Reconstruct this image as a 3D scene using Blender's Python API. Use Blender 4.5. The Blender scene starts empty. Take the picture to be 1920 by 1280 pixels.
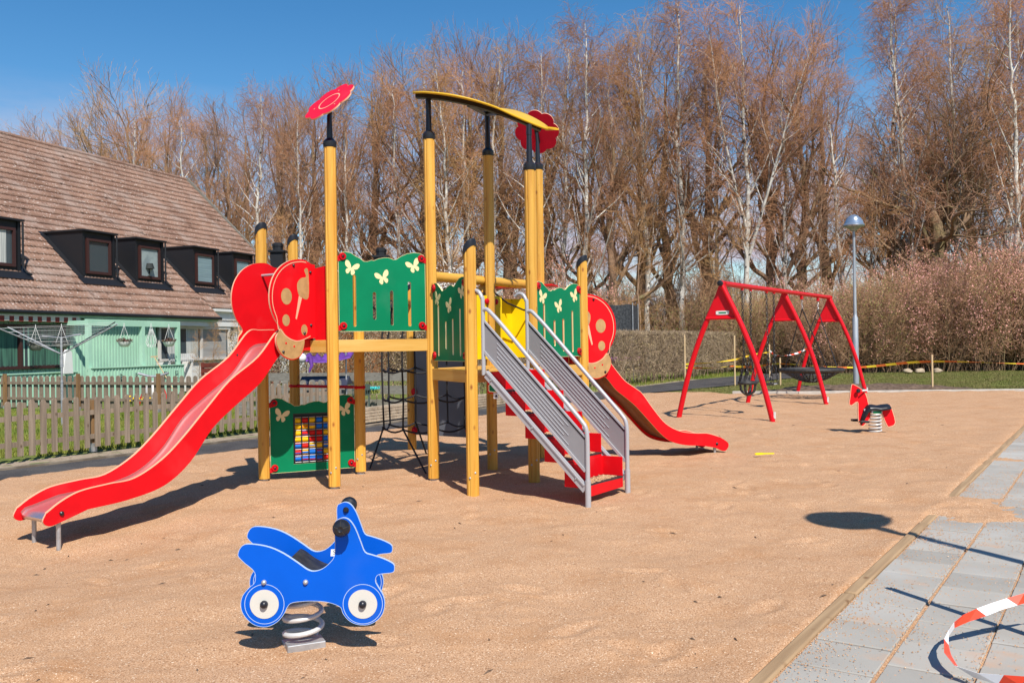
import bpy, bmesh, math, random
import numpy as np
from mathutils import Vector, Matrix, geometry
PI = math.pi
rad = math.radians
sc = bpy.context.scene
col = sc.collection
# ------------------------------------------------------------------ camera
cam = bpy.data.cameras.new("camera")
cam.sensor_width = 36.0
cam.lens = 1689.8 / 1920 * 36.0
cam.clip_start = 0.1
cam.clip_end = 2000
co = bpy.data.objects.new("camera", cam)
col.objects.link(co)
co.location = (0, 0, 1.5)
co.rotation_euler = (Matrix.Rotation(PI / 2 + 5.81 / 1689.8, 3, 'X') @ Matrix.Rotation(-0.015087, 3, 'Z')).to_euler()
sc.camera = co
# ------------------------------------------------------------------ light
SUN = Vector((0.29, -0.79, 1.0)).normalized()          # towards the sun
EL = math.asin(SUN.z)
AZ = math.atan2(SUN.x, SUN.y)
w = bpy.data.worlds.new("World")
sc.world = w
w.use_nodes = True
nt = w.node_tree
nt.nodes.clear()
def wn(t, **k):
    n = nt.nodes.new(t)
    for a, b in k.items():
        setattr(n, a, b)
    return n
sky = wn('ShaderNodeTexSky', sky_type='NISHITA', sun_disc=False, sun_elevation=EL, sun_rotation=AZ,
         air_density=1.0, dust_density=0.2, ozone_density=1.6, altitude=30)
tc = wn('ShaderNodeTexCoord')
sep = wn('ShaderNodeSeparateXYZ')
nt.links.new(tc.outputs['Generated'], sep.inputs[0])
mp = wn('ShaderNodeMapping')
mp.inputs['Scale'].default_value = (2.2, 2.2, 9.0)
nt.links.new(tc.outputs['Generated'], mp.inputs[0])
cn = wn('ShaderNodeTexNoise')
cn.inputs['Scale'].default_value = 2.2
cn.inputs['Detail'].default_value = 7
cn.inputs['Roughness'].default_value = 0.55
nt.links.new(mp.outputs[0], cn.inputs['Vector'])
cr1 = wn('ShaderNodeValToRGB')
cr1.color_ramp.elements[0].position = 0.40
cr1.color_ramp.elements[1].position = 0.58
nt.links.new(cn.outputs['Fac'], cr1.inputs[0])
mr = wn('ShaderNodeMapRange')
mr.inputs['From Min'].default_value = 0.27
mr.inputs['From Max'].default_value = 0.12
mr.clamp = True
nt.links.new(sep.outputs['Z'], mr.inputs['Value'])
mu = wn('ShaderNodeMath', operation='MULTIPLY')
nt.links.new(cr1.outputs['Color'], mu.inputs[0])
nt.links.new(mr.outputs[0], mu.inputs[1])
mx = wn('ShaderNodeMixRGB')
mx.inputs['Color2'].default_value = (5.2, 4.9, 5.7, 1)
nt.links.new(mu.outputs[0], mx.inputs['Fac'])
hs = wn('ShaderNodeHueSaturation')
hs.inputs['Saturation'].default_value = 1.38
hs.inputs['Value'].default_value = 1.12
hs.inputs['Hue'].default_value = 0.499
nt.links.new(sky.outputs[0], hs.inputs['Color'])
nt.links.new(hs.outputs[0], mx.inputs['Color1'])
bg = wn('ShaderNodeBackground')
bg.inputs['Strength'].default_value = 0.098
nt.links.new(mx.outputs[0], bg.inputs['Color'])
wo = wn('ShaderNodeOutputWorld')
nt.links.new(bg.outputs[0], wo.inputs[0])
sl = bpy.data.lights.new("sun", 'SUN')
sl.energy = 5.0
sl.angle = rad(0.5)
sl.color = (1.0, 0.94, 0.85)
so = bpy.data.objects.new("sun", sl)
col.objects.link(so)
so.rotation_euler = SUN.to_track_quat('Z', 'Y').to_euler()
so.location = SUN * 60
sc.view_settings.view_transform = 'Standard'
sc.view_settings.look = 'None'
sc.view_settings.exposure = 0.27
sc.view_settings.gamma = 1.0
sc.cycles.max_bounces = 5
sc.cycles.diffuse_bounces = 2

random.seed(4)
RNG = np.random.default_rng(7)
# ------------------------------------------------------------------ helpers
def V(*a): return Vector(a)
Z = V(0, 0, 1)

class MB:
    """collects shapes, builds them as ONE mesh object"""
    def __init__(s): s.v = []; s.f = []; s.m = []
    def add(s, vs, fs, mi=0):
        o = len(s.v)
        s.v += [tuple(p) for p in vs]
        s.f += [tuple(i + o for i in f) for f in fs]
        s.m += [mi] * len(fs) if not isinstance(mi, list) else mi
    def box(s, c, d, R=None, mi=0):
        c = Vector(c); h = [x / 2 for x in d]
        P = []
        for sx in (-1, 1):
            for sy in (-1, 1):
                for sz in (-1, 1):
                    q = Vector((sx * h[0], sy * h[1], sz * h[2]))
                    P.append(c + (R @ q if R else q))
        s.add(P, [(0, 1, 3, 2), (4, 6, 7, 5), (0, 4, 5, 1), (2, 3, 7, 6), (0, 2, 6, 4), (1, 5, 7, 3)], mi)
    def beam(s, p, q, w_, h, up=None, mi=0):
        """bar from p to q, w_ sideways, h along up"""
        p = Vector(p); q = Vector(q); d = q - p; L = d.length; x = d / L
        up = Vector(up) if up else (Z if abs(x.z) < 0.95 else V(0, 1, 0))
        y = up.cross(x).normalized(); z = x.cross(y)
        s.box((p + q) / 2, (L, w_, h), Matrix((x, y, z)).transposed(), mi)
    def tube(s, pts, r, n=12, mi=0, caps=True, closed=False):
        pts = [Vector(p) for p in pts]; K = len(pts)
        rs = r if hasattr(r, '__len__') else [r] * K
        tang = []
        for i in range(K):
            a = pts[(i - 1) % K] if closed else pts[max(i - 1, 0)]
            b = pts[(i + 1) % K] if closed else pts[min(i + 1, K - 1)]
            t = (b - a)
            tang.append(t.normalized() if t.length > 1e-9 else Z)
        nrm = tang[0].orthogonal().normalized()
        vs = []
        for i in range(K):
            t = tang[i]
            nrm = (nrm - t * nrm.dot(t))
            nrm = nrm.normalized() if nrm.length > 1e-6 else t.orthogonal().normalized()
            b = t.cross(nrm)
            for k in range(n):
                a = 2 * PI * k / n
                vs.append(pts[i] + (nrm * math.cos(a) + b * math.sin(a)) * rs[i])
        fs = []
        for i in range(K if closed else K - 1):
            j = (i + 1) % K
            for k in range(n):
                l = (k + 1) % n
                fs.append((i * n + k, i * n + l, j * n + l, j * n + k))
        if caps and not closed:
            fs.append(tuple(range(n - 1, -1, -1))); fs.append(tuple((K - 1) * n + k for k in range(n)))
        s.add(vs, fs, mi)
    def plate(s, outer, holes, t, fr, mi=0, ms=None):
        """flat sheet with holes; fr=(origin, ex, ey, ez), thickness t along ez, centred"""
        O, ex, ey, ez = fr
        ms = mi if ms is None else ms
        loops = [list(outer)] + [list(h) for h in holes]
        tri = geometry.tessellate_polygon([[Vector((a, b, 0)) for a, b in lp] for lp in loops])
        P = [p for lp in loops for p in lp]; n = len(P)
        vs = [O + ex * a + ey * b + ez * (t / 2) for a, b in P] + [O + ex * a + ey * b - ez * (t / 2) for a, b in P]
        fs = []; m = []
        for a, b, c in tri:
            A, B, C = P[a], P[b], P[c]
            if (B[0] - A[0]) * (C[1] - A[1]) - (B[1] - A[1]) * (C[0] - A[0]) < 0: b, c = c, b
            fs.append((a, b, c)); fs.append((n + a, n + c, n + b)); m += [mi, mi]
        o = 0
        for li, lp in enumerate(loops):
            k = len(lp)
            area = sum(lp[i][0] * lp[(i + 1) % k][1] - lp[(i + 1) % k][0] * lp[i][1] for i in range(k))
            ccw = area > 0
            if li > 0: ccw = not ccw
            for i in range(k):
                a, b = o + i, o + (i + 1) % k
                fs.append((a, n + a, n + b, b) if ccw else (b, n + b, n + a, a)); m.append(ms)
            o += k
        s.add(vs, fs, m)
    def lathe(s, prof, n=24, O=V(0, 0, 0), ax=Z, mi=0):
        ax = Vector(ax).normalized(); e = ax.orthogonal().normalized(); b = ax.cross(e)
        vs = []
        for r, h in prof:
            for k in range(n):
                a = 2 * PI * k / n
                vs.append(Vector(O) + ax * h + (e * math.cos(a) + b * math.sin(a)) * r)
        fs = []
        for i in range(len(prof) - 1):
            for k in range(n):
                l = (k + 1) % n
                fs.append((i * n + k, i * n + l, (i + 1) * n + l, (i + 1) * n + k))
        fs.append(tuple(range(n - 1, -1, -1))); fs.append(tuple((len(prof) - 1) * n + k for k in range(n)))
        s.add(vs, fs, mi)
    def strip(s, path, wd, fr, off, mi=0, closed=False):
        """flat inlaid line of width wd on a sheet"""
        O, ex, ey, ez = fr
        P = [Vector((a, b)) for a, b in path]; K = len(P); vs = []
        for i in range(K):
            a = P[(i - 1) % K] if closed else P[max(i - 1, 0)]
            b = P[(i + 1) % K] if closed else P[min(i + 1, K - 1)]
            t = (b - a).normalized(); nn = Vector((-t.y, t.x)) * wd / 2
            for q in (P[i] + nn, P[i] - nn): vs.append(O + ex * q.x + ey * q.y + ez * off)
        fs = [(2 * i, 2 * i + 1, 2 * ((i + 1) % K) + 1, 2 * ((i + 1) % K)) for i in range(K if closed else K - 1)]
        s.add(vs, fs, mi)
    def mesh(s, name, mats, smooth=True, ang=35):
        me = bpy.data.meshes.new(name)
        me.from_pydata(s.v, [], s.f)
        for m in mats: me.materials.append(m)
        me.polygons.foreach_set('material_index', s.m)
        if smooth:
            me.polygons.foreach_set('use_smooth', [True] * len(s.f))
            me.set_sharp_from_angle(angle=rad(ang))
        me.update()
        return me
    def build(s, name, mats, parent=None, bevel=0, smooth=True, ang=35):
        if not isinstance(mats, (list, tuple)): mats = [mats]
        return link(name, s.mesh(name, mats, smooth, ang), parent, bevel)

def world_of(o):
    m = o.matrix_basis.copy()
    return world_of(o.parent) @ o.matrix_parent_inverse @ m if o.parent else m
def link(name, me, parent=None, bevel=0):
    o = bpy.data.objects.new(name, me)
    col.objects.link(o)
    if parent is not None:
        o.parent = parent; o.matrix_parent_inverse = world_of(parent).inverted()
    if bevel:
        b = o.modifiers.new('bevel', 'BEVEL'); b.width = bevel; b.segments = 2; b.limit_method = 'ANGLE'; b.angle_limit = rad(50)
        b.harden_normals = False
    return o
def tag(o, label=None, cat=None, group=None, kind=None):
    if label: o['label'] = label
    if cat: o['category'] = cat
    if group: o['group'] = group
    if kind: o['kind'] = kind
    return o
def empty(name, loc=(0, 0, 0), label=None, cat=None, group=None, rz=0):
    o = bpy.data.objects.new(name, None)
    o.empty_display_size = 0.2
    col.objects.link(o); o.location = loc; o.rotation_euler.z = rz
    return tag(o, label, cat, group)
def kids(o): return [c for c in col.objects if c.parent == o]
def copy_tree(o, loc=None, rz=None, s=None, label=None, group=None):
    c = o.copy(); col.objects.link(c)
    for ch in kids(o):
        d = ch.copy(); col.objects.link(d); d.parent = c
        for g in kids(ch):
            e = g.copy(); col.objects.link(e); e.parent = d
    if loc is not None: c.location = loc
    if rz is not None: c.rotation_euler.z = rz
    if s is not None: c.scale = (s, s, s) if not hasattr(s, '__len__') else s
    if label: c['label'] = label
    if group: c['group'] = group
    return c
def smooth_loop(pts, n=6):
    K = len(pts); out = []
    for i in range(K):
        p0, p1, p2, p3 = (Vector(pts[(i + j) % K]) for j in (-1, 0, 1, 2))
        for k in range(n):
            t = k / n
            q = 0.5 * ((2 * p1) + (p2 - p0) * t + (2 * p0 - 5 * p1 + 4 * p2 - p3) * t * t + (3 * p1 - p0 - 3 * p2 + p3) * t ** 3)
            out.append(tuple(q))
    return out
def smooth_path(pts, n=6):
    P = [Vector(p) for p in pts]; P = [P[0] * 2 - P[1]] + P + [P[-1] * 2 - P[-2]]; out = []
    for i in range(1, len(P) - 2):
        p0, p1, p2, p3 = P[i - 1:i + 3]
        for k in range(n):
            t = k / n
            out.append(0.5 * ((2 * p1) + (p2 - p0) * t + (2 * p0 - 5 * p1 + 4 * p2 - p3) * t * t + (3 * p1 - p0 - 3 * p2 + p3) * t ** 3))
    out.append(P[-2])
    return out
def circ(cx, cy, r, n=28, ry=None):
    ry = ry or r
    return [(cx + r * math.cos(2 * PI * k / n), cy + ry * math.sin(2 * PI * k / n)) for k in range(n)]
def vframe(P, Q, z=0.0):
    """upright frame along P->Q; front (ez) is the side seen with Q to the right of P"""
    P = Vector((P[0], P[1], z)); Q = Vector((Q[0], Q[1], z)); ex = (Q - P).normalized()
    return (P, ex, Z.copy(), ex.cross(Z))
def np_mesh(name, v, q, mats, mi=None, smooth=True):
    me = bpy.data.meshes.new(name)
    v = np.ascontiguousarray(v, dtype=np.float32); q = np.ascontiguousarray(q, dtype=np.int32)
    k = q.shape[1]
    me.vertices.add(len(v)); me.vertices.foreach_set('co', v.ravel())
    me.loops.add(q.size); me.loops.foreach_set('vertex_index', q.ravel())
    me.polygons.add(len(q))
    me.polygons.foreach_set('loop_start', np.arange(0, q.size, k, dtype=np.int32))
    me.polygons.foreach_set('loop_total', np.full(len(q), k, dtype=np.int32))
    if smooth: me.polygons.foreach_set('use_smooth', np.ones(len(q), dtype=bool))
    for m in mats: me.materials.append(m)
    if mi is not None: me.polygons.foreach_set('material_index', np.asarray(mi, dtype=np.int32))
    me.update(calc_edges=True)
    return me
# ------------------------------------------------------------------ materials
def mat(name, c, rough=0.6, metal=0.0, c2=None, scale=8.0, lo=0.4, hi=0.6, bump=0.0, bscale=60.0, detail=4,
        stretch=None, vary=0.0, spec=0.5, coat=0.0, extra=None, dist=0.01):
    m = bpy.data.materials.new(name); m.use_nodes = True
    n = m.node_tree.nodes; l = m.node_tree.links; p = n['Principled BSDF']
    p.inputs['Base Color'].default_value = (*c, 1); p.inputs['Roughness'].default_value = rough
    p.inputs['Metallic'].default_value = metal; p.inputs['Specular IOR Level'].default_value = spec
    p.inputs['Coat Weight'].default_value = coat
    t = n.new('ShaderNodeTexCoord'); mpn = n.new('ShaderNodeMapping')
    l.new(t.outputs['Object'], mpn.inputs[0])
    if stretch: mpn.inputs['Scale'].default_value = stretch
    src = None
    if c2:
        no = n.new('ShaderNodeTexNoise'); no.inputs['Scale'].default_value = scale; no.inputs['Detail'].default_value = detail
        l.new(mpn.outputs[0], no.inputs['Vector'])
        r = n.new('ShaderNodeValToRGB'); r.color_ramp.elements[0].position = lo; r.color_ramp.elements[1].position = hi
        r.color_ramp.elements[0].color = (*c, 1); r.color_ramp.elements[1].color = (*c2, 1)
        l.new(no.outputs['Fac'], r.inputs[0]); src = r.outputs[0]
    if extra:                                                   # speckles: (colour, scale, threshold, softness)
        for (ec, es, lo2, hi2) in extra:
            no = n.new('ShaderNodeTexNoise'); no.inputs['Scale'].default_value = es; no.inputs['Detail'].default_value = 3
            l.new(mpn.outputs[0], no.inputs['Vector'])
            r = n.new('ShaderNodeMapRange'); r.inputs['From Min'].default_value = lo2; r.inputs['From Max'].default_value = hi2
            l.new(no.outputs['Fac'], r.inputs['Value'])
            mi = n.new('ShaderNodeMixRGB'); mi.inputs['Color2'].default_value = (*ec, 1)
            if src: l.new(src, mi.inputs['Color1'])
            else: mi.inputs['Color1'].default_value = (*c, 1)
            l.new(r.outputs[0], mi.inputs['Fac']); src = mi.outputs[0]
    if vary:
        oi = n.new('ShaderNodeObjectInfo'); mr_ = n.new('ShaderNodeMapRange')
        mr_.inputs['To Min'].default_value = 1 - vary; mr_.inputs['To Max'].default_value = 1 + vary
        l.new(oi.outputs['Random'], mr_.inputs['Value'])
        h = n.new('ShaderNodeHueSaturation'); l.new(mr_.outputs[0], h.inputs['Value'])
        if src: l.new(src, h.inputs['Color'])
        else: h.inputs['Color'].default_value = (*c, 1)
        src = h.outputs[0]
    if src: l.new(src, p.inputs['Base Color'])
    if bump:
        no = n.new('ShaderNodeTexNoise'); no.inputs['Scale'].default_value = bscale; no.inputs['Detail'].default_value = 5
        l.new(mpn.outputs[0], no.inputs['Vector'])
        b = n.new('ShaderNodeBump'); b.inputs['Strength'].default_value = bump; b.inputs['Distance'].default_value = dist
        l.new(no.outputs['Fac'], b.inputs['Height']); l.new(b.outputs[0], p.inputs['Normal'])
    return m
def wood_mat(name, c, c2, knot, axis='Z', rough=0.45, ks=1.0):
    """grain stretched along the local axis, with dark knots"""
    m = bpy.data.materials.new(name); m.use_nodes = True
    n = m.node_tree.nodes; l = m.node_tree.links; p = n['Principled BSDF']
    p.inputs['Roughness'].default_value = rough
    t = n.new('ShaderNodeTexCoord'); oi = n.new('ShaderNodeObjectInfo')
    ad = n.new('ShaderNodeVectorMath'); ad.operation = 'ADD'
    sc_ = n.new('ShaderNodeMath'); sc_.operation = 'MULTIPLY'; sc_.inputs[1].default_value = 17.0
    l.new(oi.outputs['Random'], sc_.inputs[0]); l.new(t.outputs['Object'], ad.inputs[0]); l.new(sc_.outputs[0], ad.inputs[1])
    mpn = n.new('ShaderNodeMapping'); l.new(ad.outputs[0], mpn.inputs[0])
    s = [14, 14, 14]; s['XYZ'.index(axis)] = 0.9; mpn.inputs['Scale'].default_value = s
    no = n.new('ShaderNodeTexNoise'); no.inputs['Scale'].default_value = 1.6; no.inputs['Detail'].default_value = 6; no.inputs['Distortion'].default_value = 0.6
    l.new(mpn.outputs[0], no.inputs['Vector'])
    r = n.new('ShaderNodeValToRGB'); r.color_ramp.elements[0].position = 0.33; r.color_ramp.elements[1].position = 0.68
    r.color_ramp.elements[0].color = (*c2, 1); r.color_ramp.elements[1].color = (*c, 1); l.new(no.outputs['Fac'], r.inputs[0])
    mp2 = n.new('ShaderNodeMapping'); l.new(ad.outputs[0], mp2.inputs[0])
    s2 = [9 * ks, 9 * ks, 9 * ks]; s2['XYZ'.index(axis)] = 5.0 * ks; mp2.inputs['Scale'].default_value = s2
    vo = n.new('ShaderNodeTexVoronoi'); l.new(mp2.outputs[0], vo.inputs['Vector']); vo.inputs['Scale'].default_value = 1.0
    k = n.new('ShaderNodeMapRange'); k.inputs['From Min'].default_value = 0.19; k.inputs['From Max'].default_value = 0.04
    l.new(vo.outputs['Distance'], k.inputs['Value'])
    mi = n.new('ShaderNodeMixRGB'); mi.inputs['Color2'].default_value = (*knot, 1); l.new(r.outputs[0], mi.inputs['Color1'])
    l.new(k.outputs[0], mi.inputs['Fac'])
    vr = n.new('ShaderNodeMapRange'); vr.inputs['To Min'].default_value = 0.86; vr.inputs['To Max'].default_value = 1.08
    l.new(oi.outputs['Random'], vr.inputs['Value']); hv = n.new('ShaderNodeHueSaturation'); l.new(vr.outputs[0], hv.inputs['Value'])
    l.new(mi.outputs[0], hv.inputs['Color']); l.new(hv.outputs[0], p.inputs['Base Color'])
    b = n.new('ShaderNodeBump'); b.inputs['Strength'].default_value = 0.25; b.inputs['Distance'].default_value = 0.003
    l.new(no.outputs['Fac'], b.inputs['Height']); l.new(b.outputs[0], p.inputs['Normal'])
    return m
def plastic(name, c, rough=0.38):
    return mat(name, c, rough, c2=tuple(x * 0.90 for x in c), scale=3, bump=0.04, bscale=220, dist=0.002, spec=0.16,
               extra=[(tuple(min(1, x * .9 + .035) for x in c), 2.3, .58, .95)])
M = {}
M['red'] = plastic('red_plastic', (0.72, 0.005, 0.011), 0.5)
M['redpaint'] = mat('red_paint', (0.62, 0.004, 0.012), 0.35, bump=0.02, bscale=90, spec=0.3)
M['darkred'] = plastic('dark_red_plastic', (0.55, 0.006, 0.015), 0.35)
M['pinkred'] = plastic('flower_red', (0.72, 0.010, 0.04), 0.45)
M['peach'] = mat('peach_core', (0.80, 0.42, 0.27), 0.6)
M['tan'] = mat('tan_plastic', (0.50, 0.30, 0.12), 0.55, c2=(0.42, 0.25, 0.10), scale=14, bump=0.05, bscale=300)
M['green'] = plastic('green_plastic', (0.0, 0.20, 0.085), 0.5)
M['cream'] = mat('cream_core', (0.80, 0.68, 0.36), 0.55)
M['yellow'] = plastic('yellow_plastic', (0.90, 0.62, 0.006), 0.42)
M['blue'] = plastic('blue_plastic', (0.0, 0.10, 0.60), 0.45)
M['bluecore'] = mat('pale_blue_core', (0.42, 0.55, 0.75), 0.6)
M['white'] = mat('white_paint', (0.72, 0.72, 0.70), 0.5, c2=(0.68, 0.68, 0.66), scale=2)
M['wheel'] = mat('wheel_white', (0.60, 0.59, 0.54), 0.5)
M['black'] = mat('black_plastic', (0.012, 0.013, 0.018), 0.35, bump=0.05, bscale=300)
M['rubber'] = mat('black_rubber', (0.016, 0.016, 0.018), 0.6, c2=(0.035, 0.033, 0.03), scale=20, bump=0.2, bscale=200, dist=0.003)
M['steel'] = mat('galvanised_steel', (0.50, 0.51, 0.52), 0.45, 0.6, c2=(0.38, 0.39, 0.40), scale=12)
M['railgrey'] = mat('grey_powder_coat', (0.42, 0.42, 0.44), 0.38, 0.15, bump=0.02)
M['sheetgrey'] = mat('grey_panel', (0.30, 0.30, 0.315), 0.45, 0.1, c2=(0.27, 0.27, 0.285), scale=2)
M['stainless'] = mat('brushed_stainless', (0.70, 0.66, 0.66), 0.28, 0.88, bump=0.05, bscale=40, stretch=(1, 1, 12))
M['brownsheet'] = mat('brown_board', (0.26, 0.085, 0.018), 0.55, c2=(0.20, 0.065, 0.014), scale=6)
M['post'] = wood_mat('glazed_pine', (0.72, 0.405, 0.066), (0.58, 0.27, 0.030), (0.27, 0.075, 0.010))
M['beamx'] = wood_mat('glazed_pine_beam', (0.72, 0.44, 0.12), (0.62, 0.33, 0.06), (0.33, 0.11, 0.018), 'X')
M['deck'] = wood_mat('deck_boards', (0.62, 0.36, 0.10), (0.50, 0.26, 0.06), (0.3, 0.12, 0.03), 'X')
M['greywood'] = wood_mat('weathered_fence_wood', (0.31, 0.24, 0.175), (0.185, 0.14, 0.10), (0.10, 0.06, 0.035), 'Z', 0.8)
M['greyplank'] = wood_mat('grey_planks', (0.25, 0.235, 0.20), (0.17, 0.155, 0.13), (0.12, 0.10, 0.08), 'X', 0.85)
M['kerbwood'] = wood_mat('kerb_timber', (0.46, 0.31, 0.17), (0.33, 0.21, 0.11), (0.2, 0.1, 0.04), 'X', 0.8)
M['stake'] = wood_mat('raw_stake', (0.72, 0.52, 0.30), (0.6, 0.42, 0.22), (0.4, 0.22, 0.09), 'Z', 0.8)
M['rope'] = mat('black_rope', (0.010, 0.010, 0.014), 0.6, bump=0.4, bscale=260, dist=0.004)
M['sand'] = mat('coarse_sand', (0.325, 0.170, 0.086), 0.95, c2=(0.575, 0.358, 0.212), scale=120, lo=0.36, hi=0.60, detail=4, bump=0.6, bscale=140, dist=0.006, spec=0.12,
                extra=[((0.40, 0.20, 0.09), 2.0, 0.50, 0.90), ((0.90, 0.74, 0.55), 115, 0.63, 0.68), ((0.12, 0.06, 0.035), 100, 0.64, 0.68), ((0.52, 0.30, 0.16), 9, 0.54, 0.9)])
M['slab'] = mat('concrete_slab', (0.375, 0.355, 0.315), 0.85, c2=(0.31, 0.29, 0.255), scale=2.2, lo=0.35, hi=0.7, bump=0.15, bscale=120, dist=0.003,
                extra=[((0.56, 0.30, 0.17), 55, 0.665, 0.70), ((0.47, 0.46, 0.43), 1.1, 0.55, 0.8), ((0.16, 0.12, 0.09), 38, 0.70, 0.73), ((0.50, 0.30, 0.18), 3.0, 0.62, 0.82)])
M['asphalt'] = mat('asphalt', (0.040, 0.037, 0.038), 0.9, c2=(0.065, 0.060, 0.058), scale=1.5, bump=0.4, bscale=90, extra=[((0.22, 0.19, 0.16), 60, 0.64, 0.70)])
M['verge'] = mat('pale_gravel', (0.26, 0.20, 0.14), 0.95, c2=(0.36, 0.29, 0.21), scale=25, bump=0.6, bscale=60, extra=[((0.10, 0.14, 0.03), 2.2, 0.55, 0.68), ((0.08, 0.055, 0.035), 6, 0.58, 0.66)])
M['earth'] = mat('dark_earth', (0.085, 0.052, 0.032), 0.95, c2=(0.16, 0.105, 0.07), scale=9, bump=1.0, bscale=14, dist=0.05)
M['grass'] = mat('lawn_soil', (0.11, 0.13, 0.022), 0.9, c2=(0.17, 0.21, 0.03), scale=1.1, lo=0.35, hi=0.65, bump=0.8, bscale=45, dist=0.04, extra=[((0.19, 0.16, 0.07), 4.0, 0.58, 0.72)])
M['blade2'] = mat('dry_grass_blade', (0.145, 0.16, 0.028), 0.75, c2=(0.20, 0.165, 0.055), scale=1.6)
M['blade'] = mat('grass_blade', (0.145, 0.205, 0.02), 0.7, c2=(0.22, 0.23, 0.035), scale=0.8)
M['kerbconc'] = mat('concrete_edge', (0.50, 0.46, 0.41), 0.85, c2=(0.42, 0.39, 0.34), scale=5)
M['edging'] = mat('old_edging', (0.20, 0.165, 0.125), 0.9, c2=(0.12, 0.095, 0.07), scale=4)
# ================================================================== GROUND
def vnoise(x, y, s, seed=0):
    """smooth value noise on arrays, about -1..1"""
    g = np.random.default_rng(seed).uniform(-1, 1, (256, 256))
    x = x * s; y = y * s
    xi = np.floor(x).astype(int); yi = np.floor(y).astype(int); fx = x - xi; fy = y - yi
    fx = fx * fx * (3 - 2 * fx); fy = fy * fy * (3 - 2 * fy)
    a = g[xi % 256, yi % 256]; b = g[(xi + 1) % 256, yi % 256]; c = g[xi % 256, (yi + 1) % 256]; d = g[(xi + 1) % 256, (yi + 1) % 256]
    return (a * (1 - fx) + b * fx) * (1 - fy) + (c * (1 - fx) + d * fx) * fy
def inpoly(x, y, poly):
    r = np.zeros(x.shape, bool); n = len(poly)
    for i in range(n):
        x1, y1 = poly[i]; x2, y2 = poly[(i + 1) % n]
        if y1 == y2: continue
        c = ((y1 > y) != (y2 > y)) & (x < (x2 - x1) * (y - y1) / (y2 - y1) + x1)
        r ^= c
    return r
def polydist(x, y, poly):
    d = np.full(x.shape, 1e9); n = len(poly)
    for i in range(n):
        ax, ay = poly[i]; bx, by = poly[(i + 1) % n]
        L = (bx - ax) ** 2 + (by - ay) ** 2
        t = np.clip(((x - ax) * (bx - ax) + (y - ay) * (by - ay)) / L, 0, 1)
        d = np.minimum(d, np.hypot(x - ax - t * (bx - ax), y - ay - t * (by - ay)))
    return d
KD = V(0.559, 0.829, 0)                    # along the kerb
KN = V(0.829, -0.559, 0)                   # towards the paving
K0 = V(1.024, 3.955, 0)                    # outer kerb edge point
def kp(a, b, z=0): return K0 + KD * a + KN * b + Z * z
ka, kb = kp(-9, 0.0), kp(24.5, 0.0)
PATH_NEAR = [(-12.5, 1.5), (-8.2, 7.4), (-6.108, 10.709), (-4.872, 12.412), (-3.93, 13.78), (-2.488, 16.017), (-0.603, 19.585), (2.434, 24.433), (3.902, 27.3)]
SAND_POLY = [(ka.x, ka.y), (kb.x, kb.y), (14.3, 25.1), (10.5, 25.35), (8.1, 25.5), (6.3, 26.2), (5.0, 27.3), (3.902, 27.3)] + PATH_NEAR[::-1][1:] + [(-14, -4)]
def axis(segs):
    out = []
    for a, b, s in segs: out += list(np.arange(a, b, s))
    return np.array(out + [segs[-1][1]])
xs = axis([(-15, -6, .16), (-6, -4.5, .06), (-4.5, 4.2, .032), (4.2, 7, .05), (7, 17, .12)])
ys = axis([(-4, 2.8, .3), (2.8, 6.0, .026), (6.0, 11, .034), (11, 16, .06), (16, 29, .12)])
X, Y = np.meshgrid(xs, ys)
ins = inpoly(X, Y, SAND_POLY); dist = polydist(X, Y, SAND_POLY); sd = np.where(ins, dist, -dist)
dune = vnoise(X, Y, 0.9, 1) * .018 + vnoise(X, Y, 2.6, 2) * .017 + vnoise(X + Y * .3, Y, 6.5, 3) * .006 + vnoise(X, Y, 15, 4) * .0028 + vnoise(X, Y, 34, 5) * .0014
# footprints and rake marks
fp = np.random.default_rng(11)
for _ in range(260):
    fx, fy = fp.uniform(-5, 7), fp.uniform(3.8, 17)
    a = fp.uniform(0, PI); ca, sa = math.cos(a), math.sin(a)
    i0, i1 = np.searchsorted(ys, [fy - .4, fy + .4]); j0, j1 = np.searchsorted(xs, [fx - .4, fx + .4])
    dx, dy = X[i0:i1, j0:j1] - fx, Y[i0:i1, j0:j1] - fy
    u, v_ = (dx * ca + dy * sa) / .14, (-dx * sa + dy * ca) / .06
    q = u * u + v_ * v_
    dune[i0:i1, j0:j1] += -.016 * np.exp(-q) + .009 * np.exp(-(np.sqrt(q) - 1.5) ** 2 * 4)
H = dune - 0.012
H += -0.15 * np.exp(-(((X + 3.75) / 1.5) ** 2 + ((Y - 7.1) / 1.3) ** 2))         # scooped out under the slide's run-out
H += 0.02 * np.exp(-(((X + 1.1) / .5) ** 2 + ((Y - 4.6) / .5) ** 2)) * 0
edge = np.clip(sd / 0.25, 0, 1)
spill_c = np.maximum(np.exp(-(((X - 3.9) / 1.5) ** 2 + ((Y - 8.0) / 1.45) ** 2) * 1.1), 0.8 * np.exp(-(((X - 6.0) / 1.0) ** 2 + ((Y - 10.6) / 1.1) ** 2)))
spill_c = np.maximum(spill_c, 0.52 * np.exp(-(((X - 1.95) / .35) ** 2 + ((Y - 4.55) / .35) ** 2)))
H = np.where(sd < 0.0, np.maximum(-0.06, -0.050 + spill_c * 0.076 + (vnoise(X, Y, 1.6, 8) * .018 + vnoise(X * .8, Y * 1.4, 4, 9) * .020 + vnoise(X, Y, 22, 10) * .010 + vnoise(X, Y, 45, 12) * .005) * (spill_c > .12)), H)
H = np.where(sd >= 0, H + spill_c * 0.035 + .022 * np.exp(-sd / .3) * (X > 0) * (X > .5 * Y - 4), H)
keep = sd > -2.6
ny, nx = X.shape
idx = np.arange(nx * ny).reshape(ny, nx)
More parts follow.
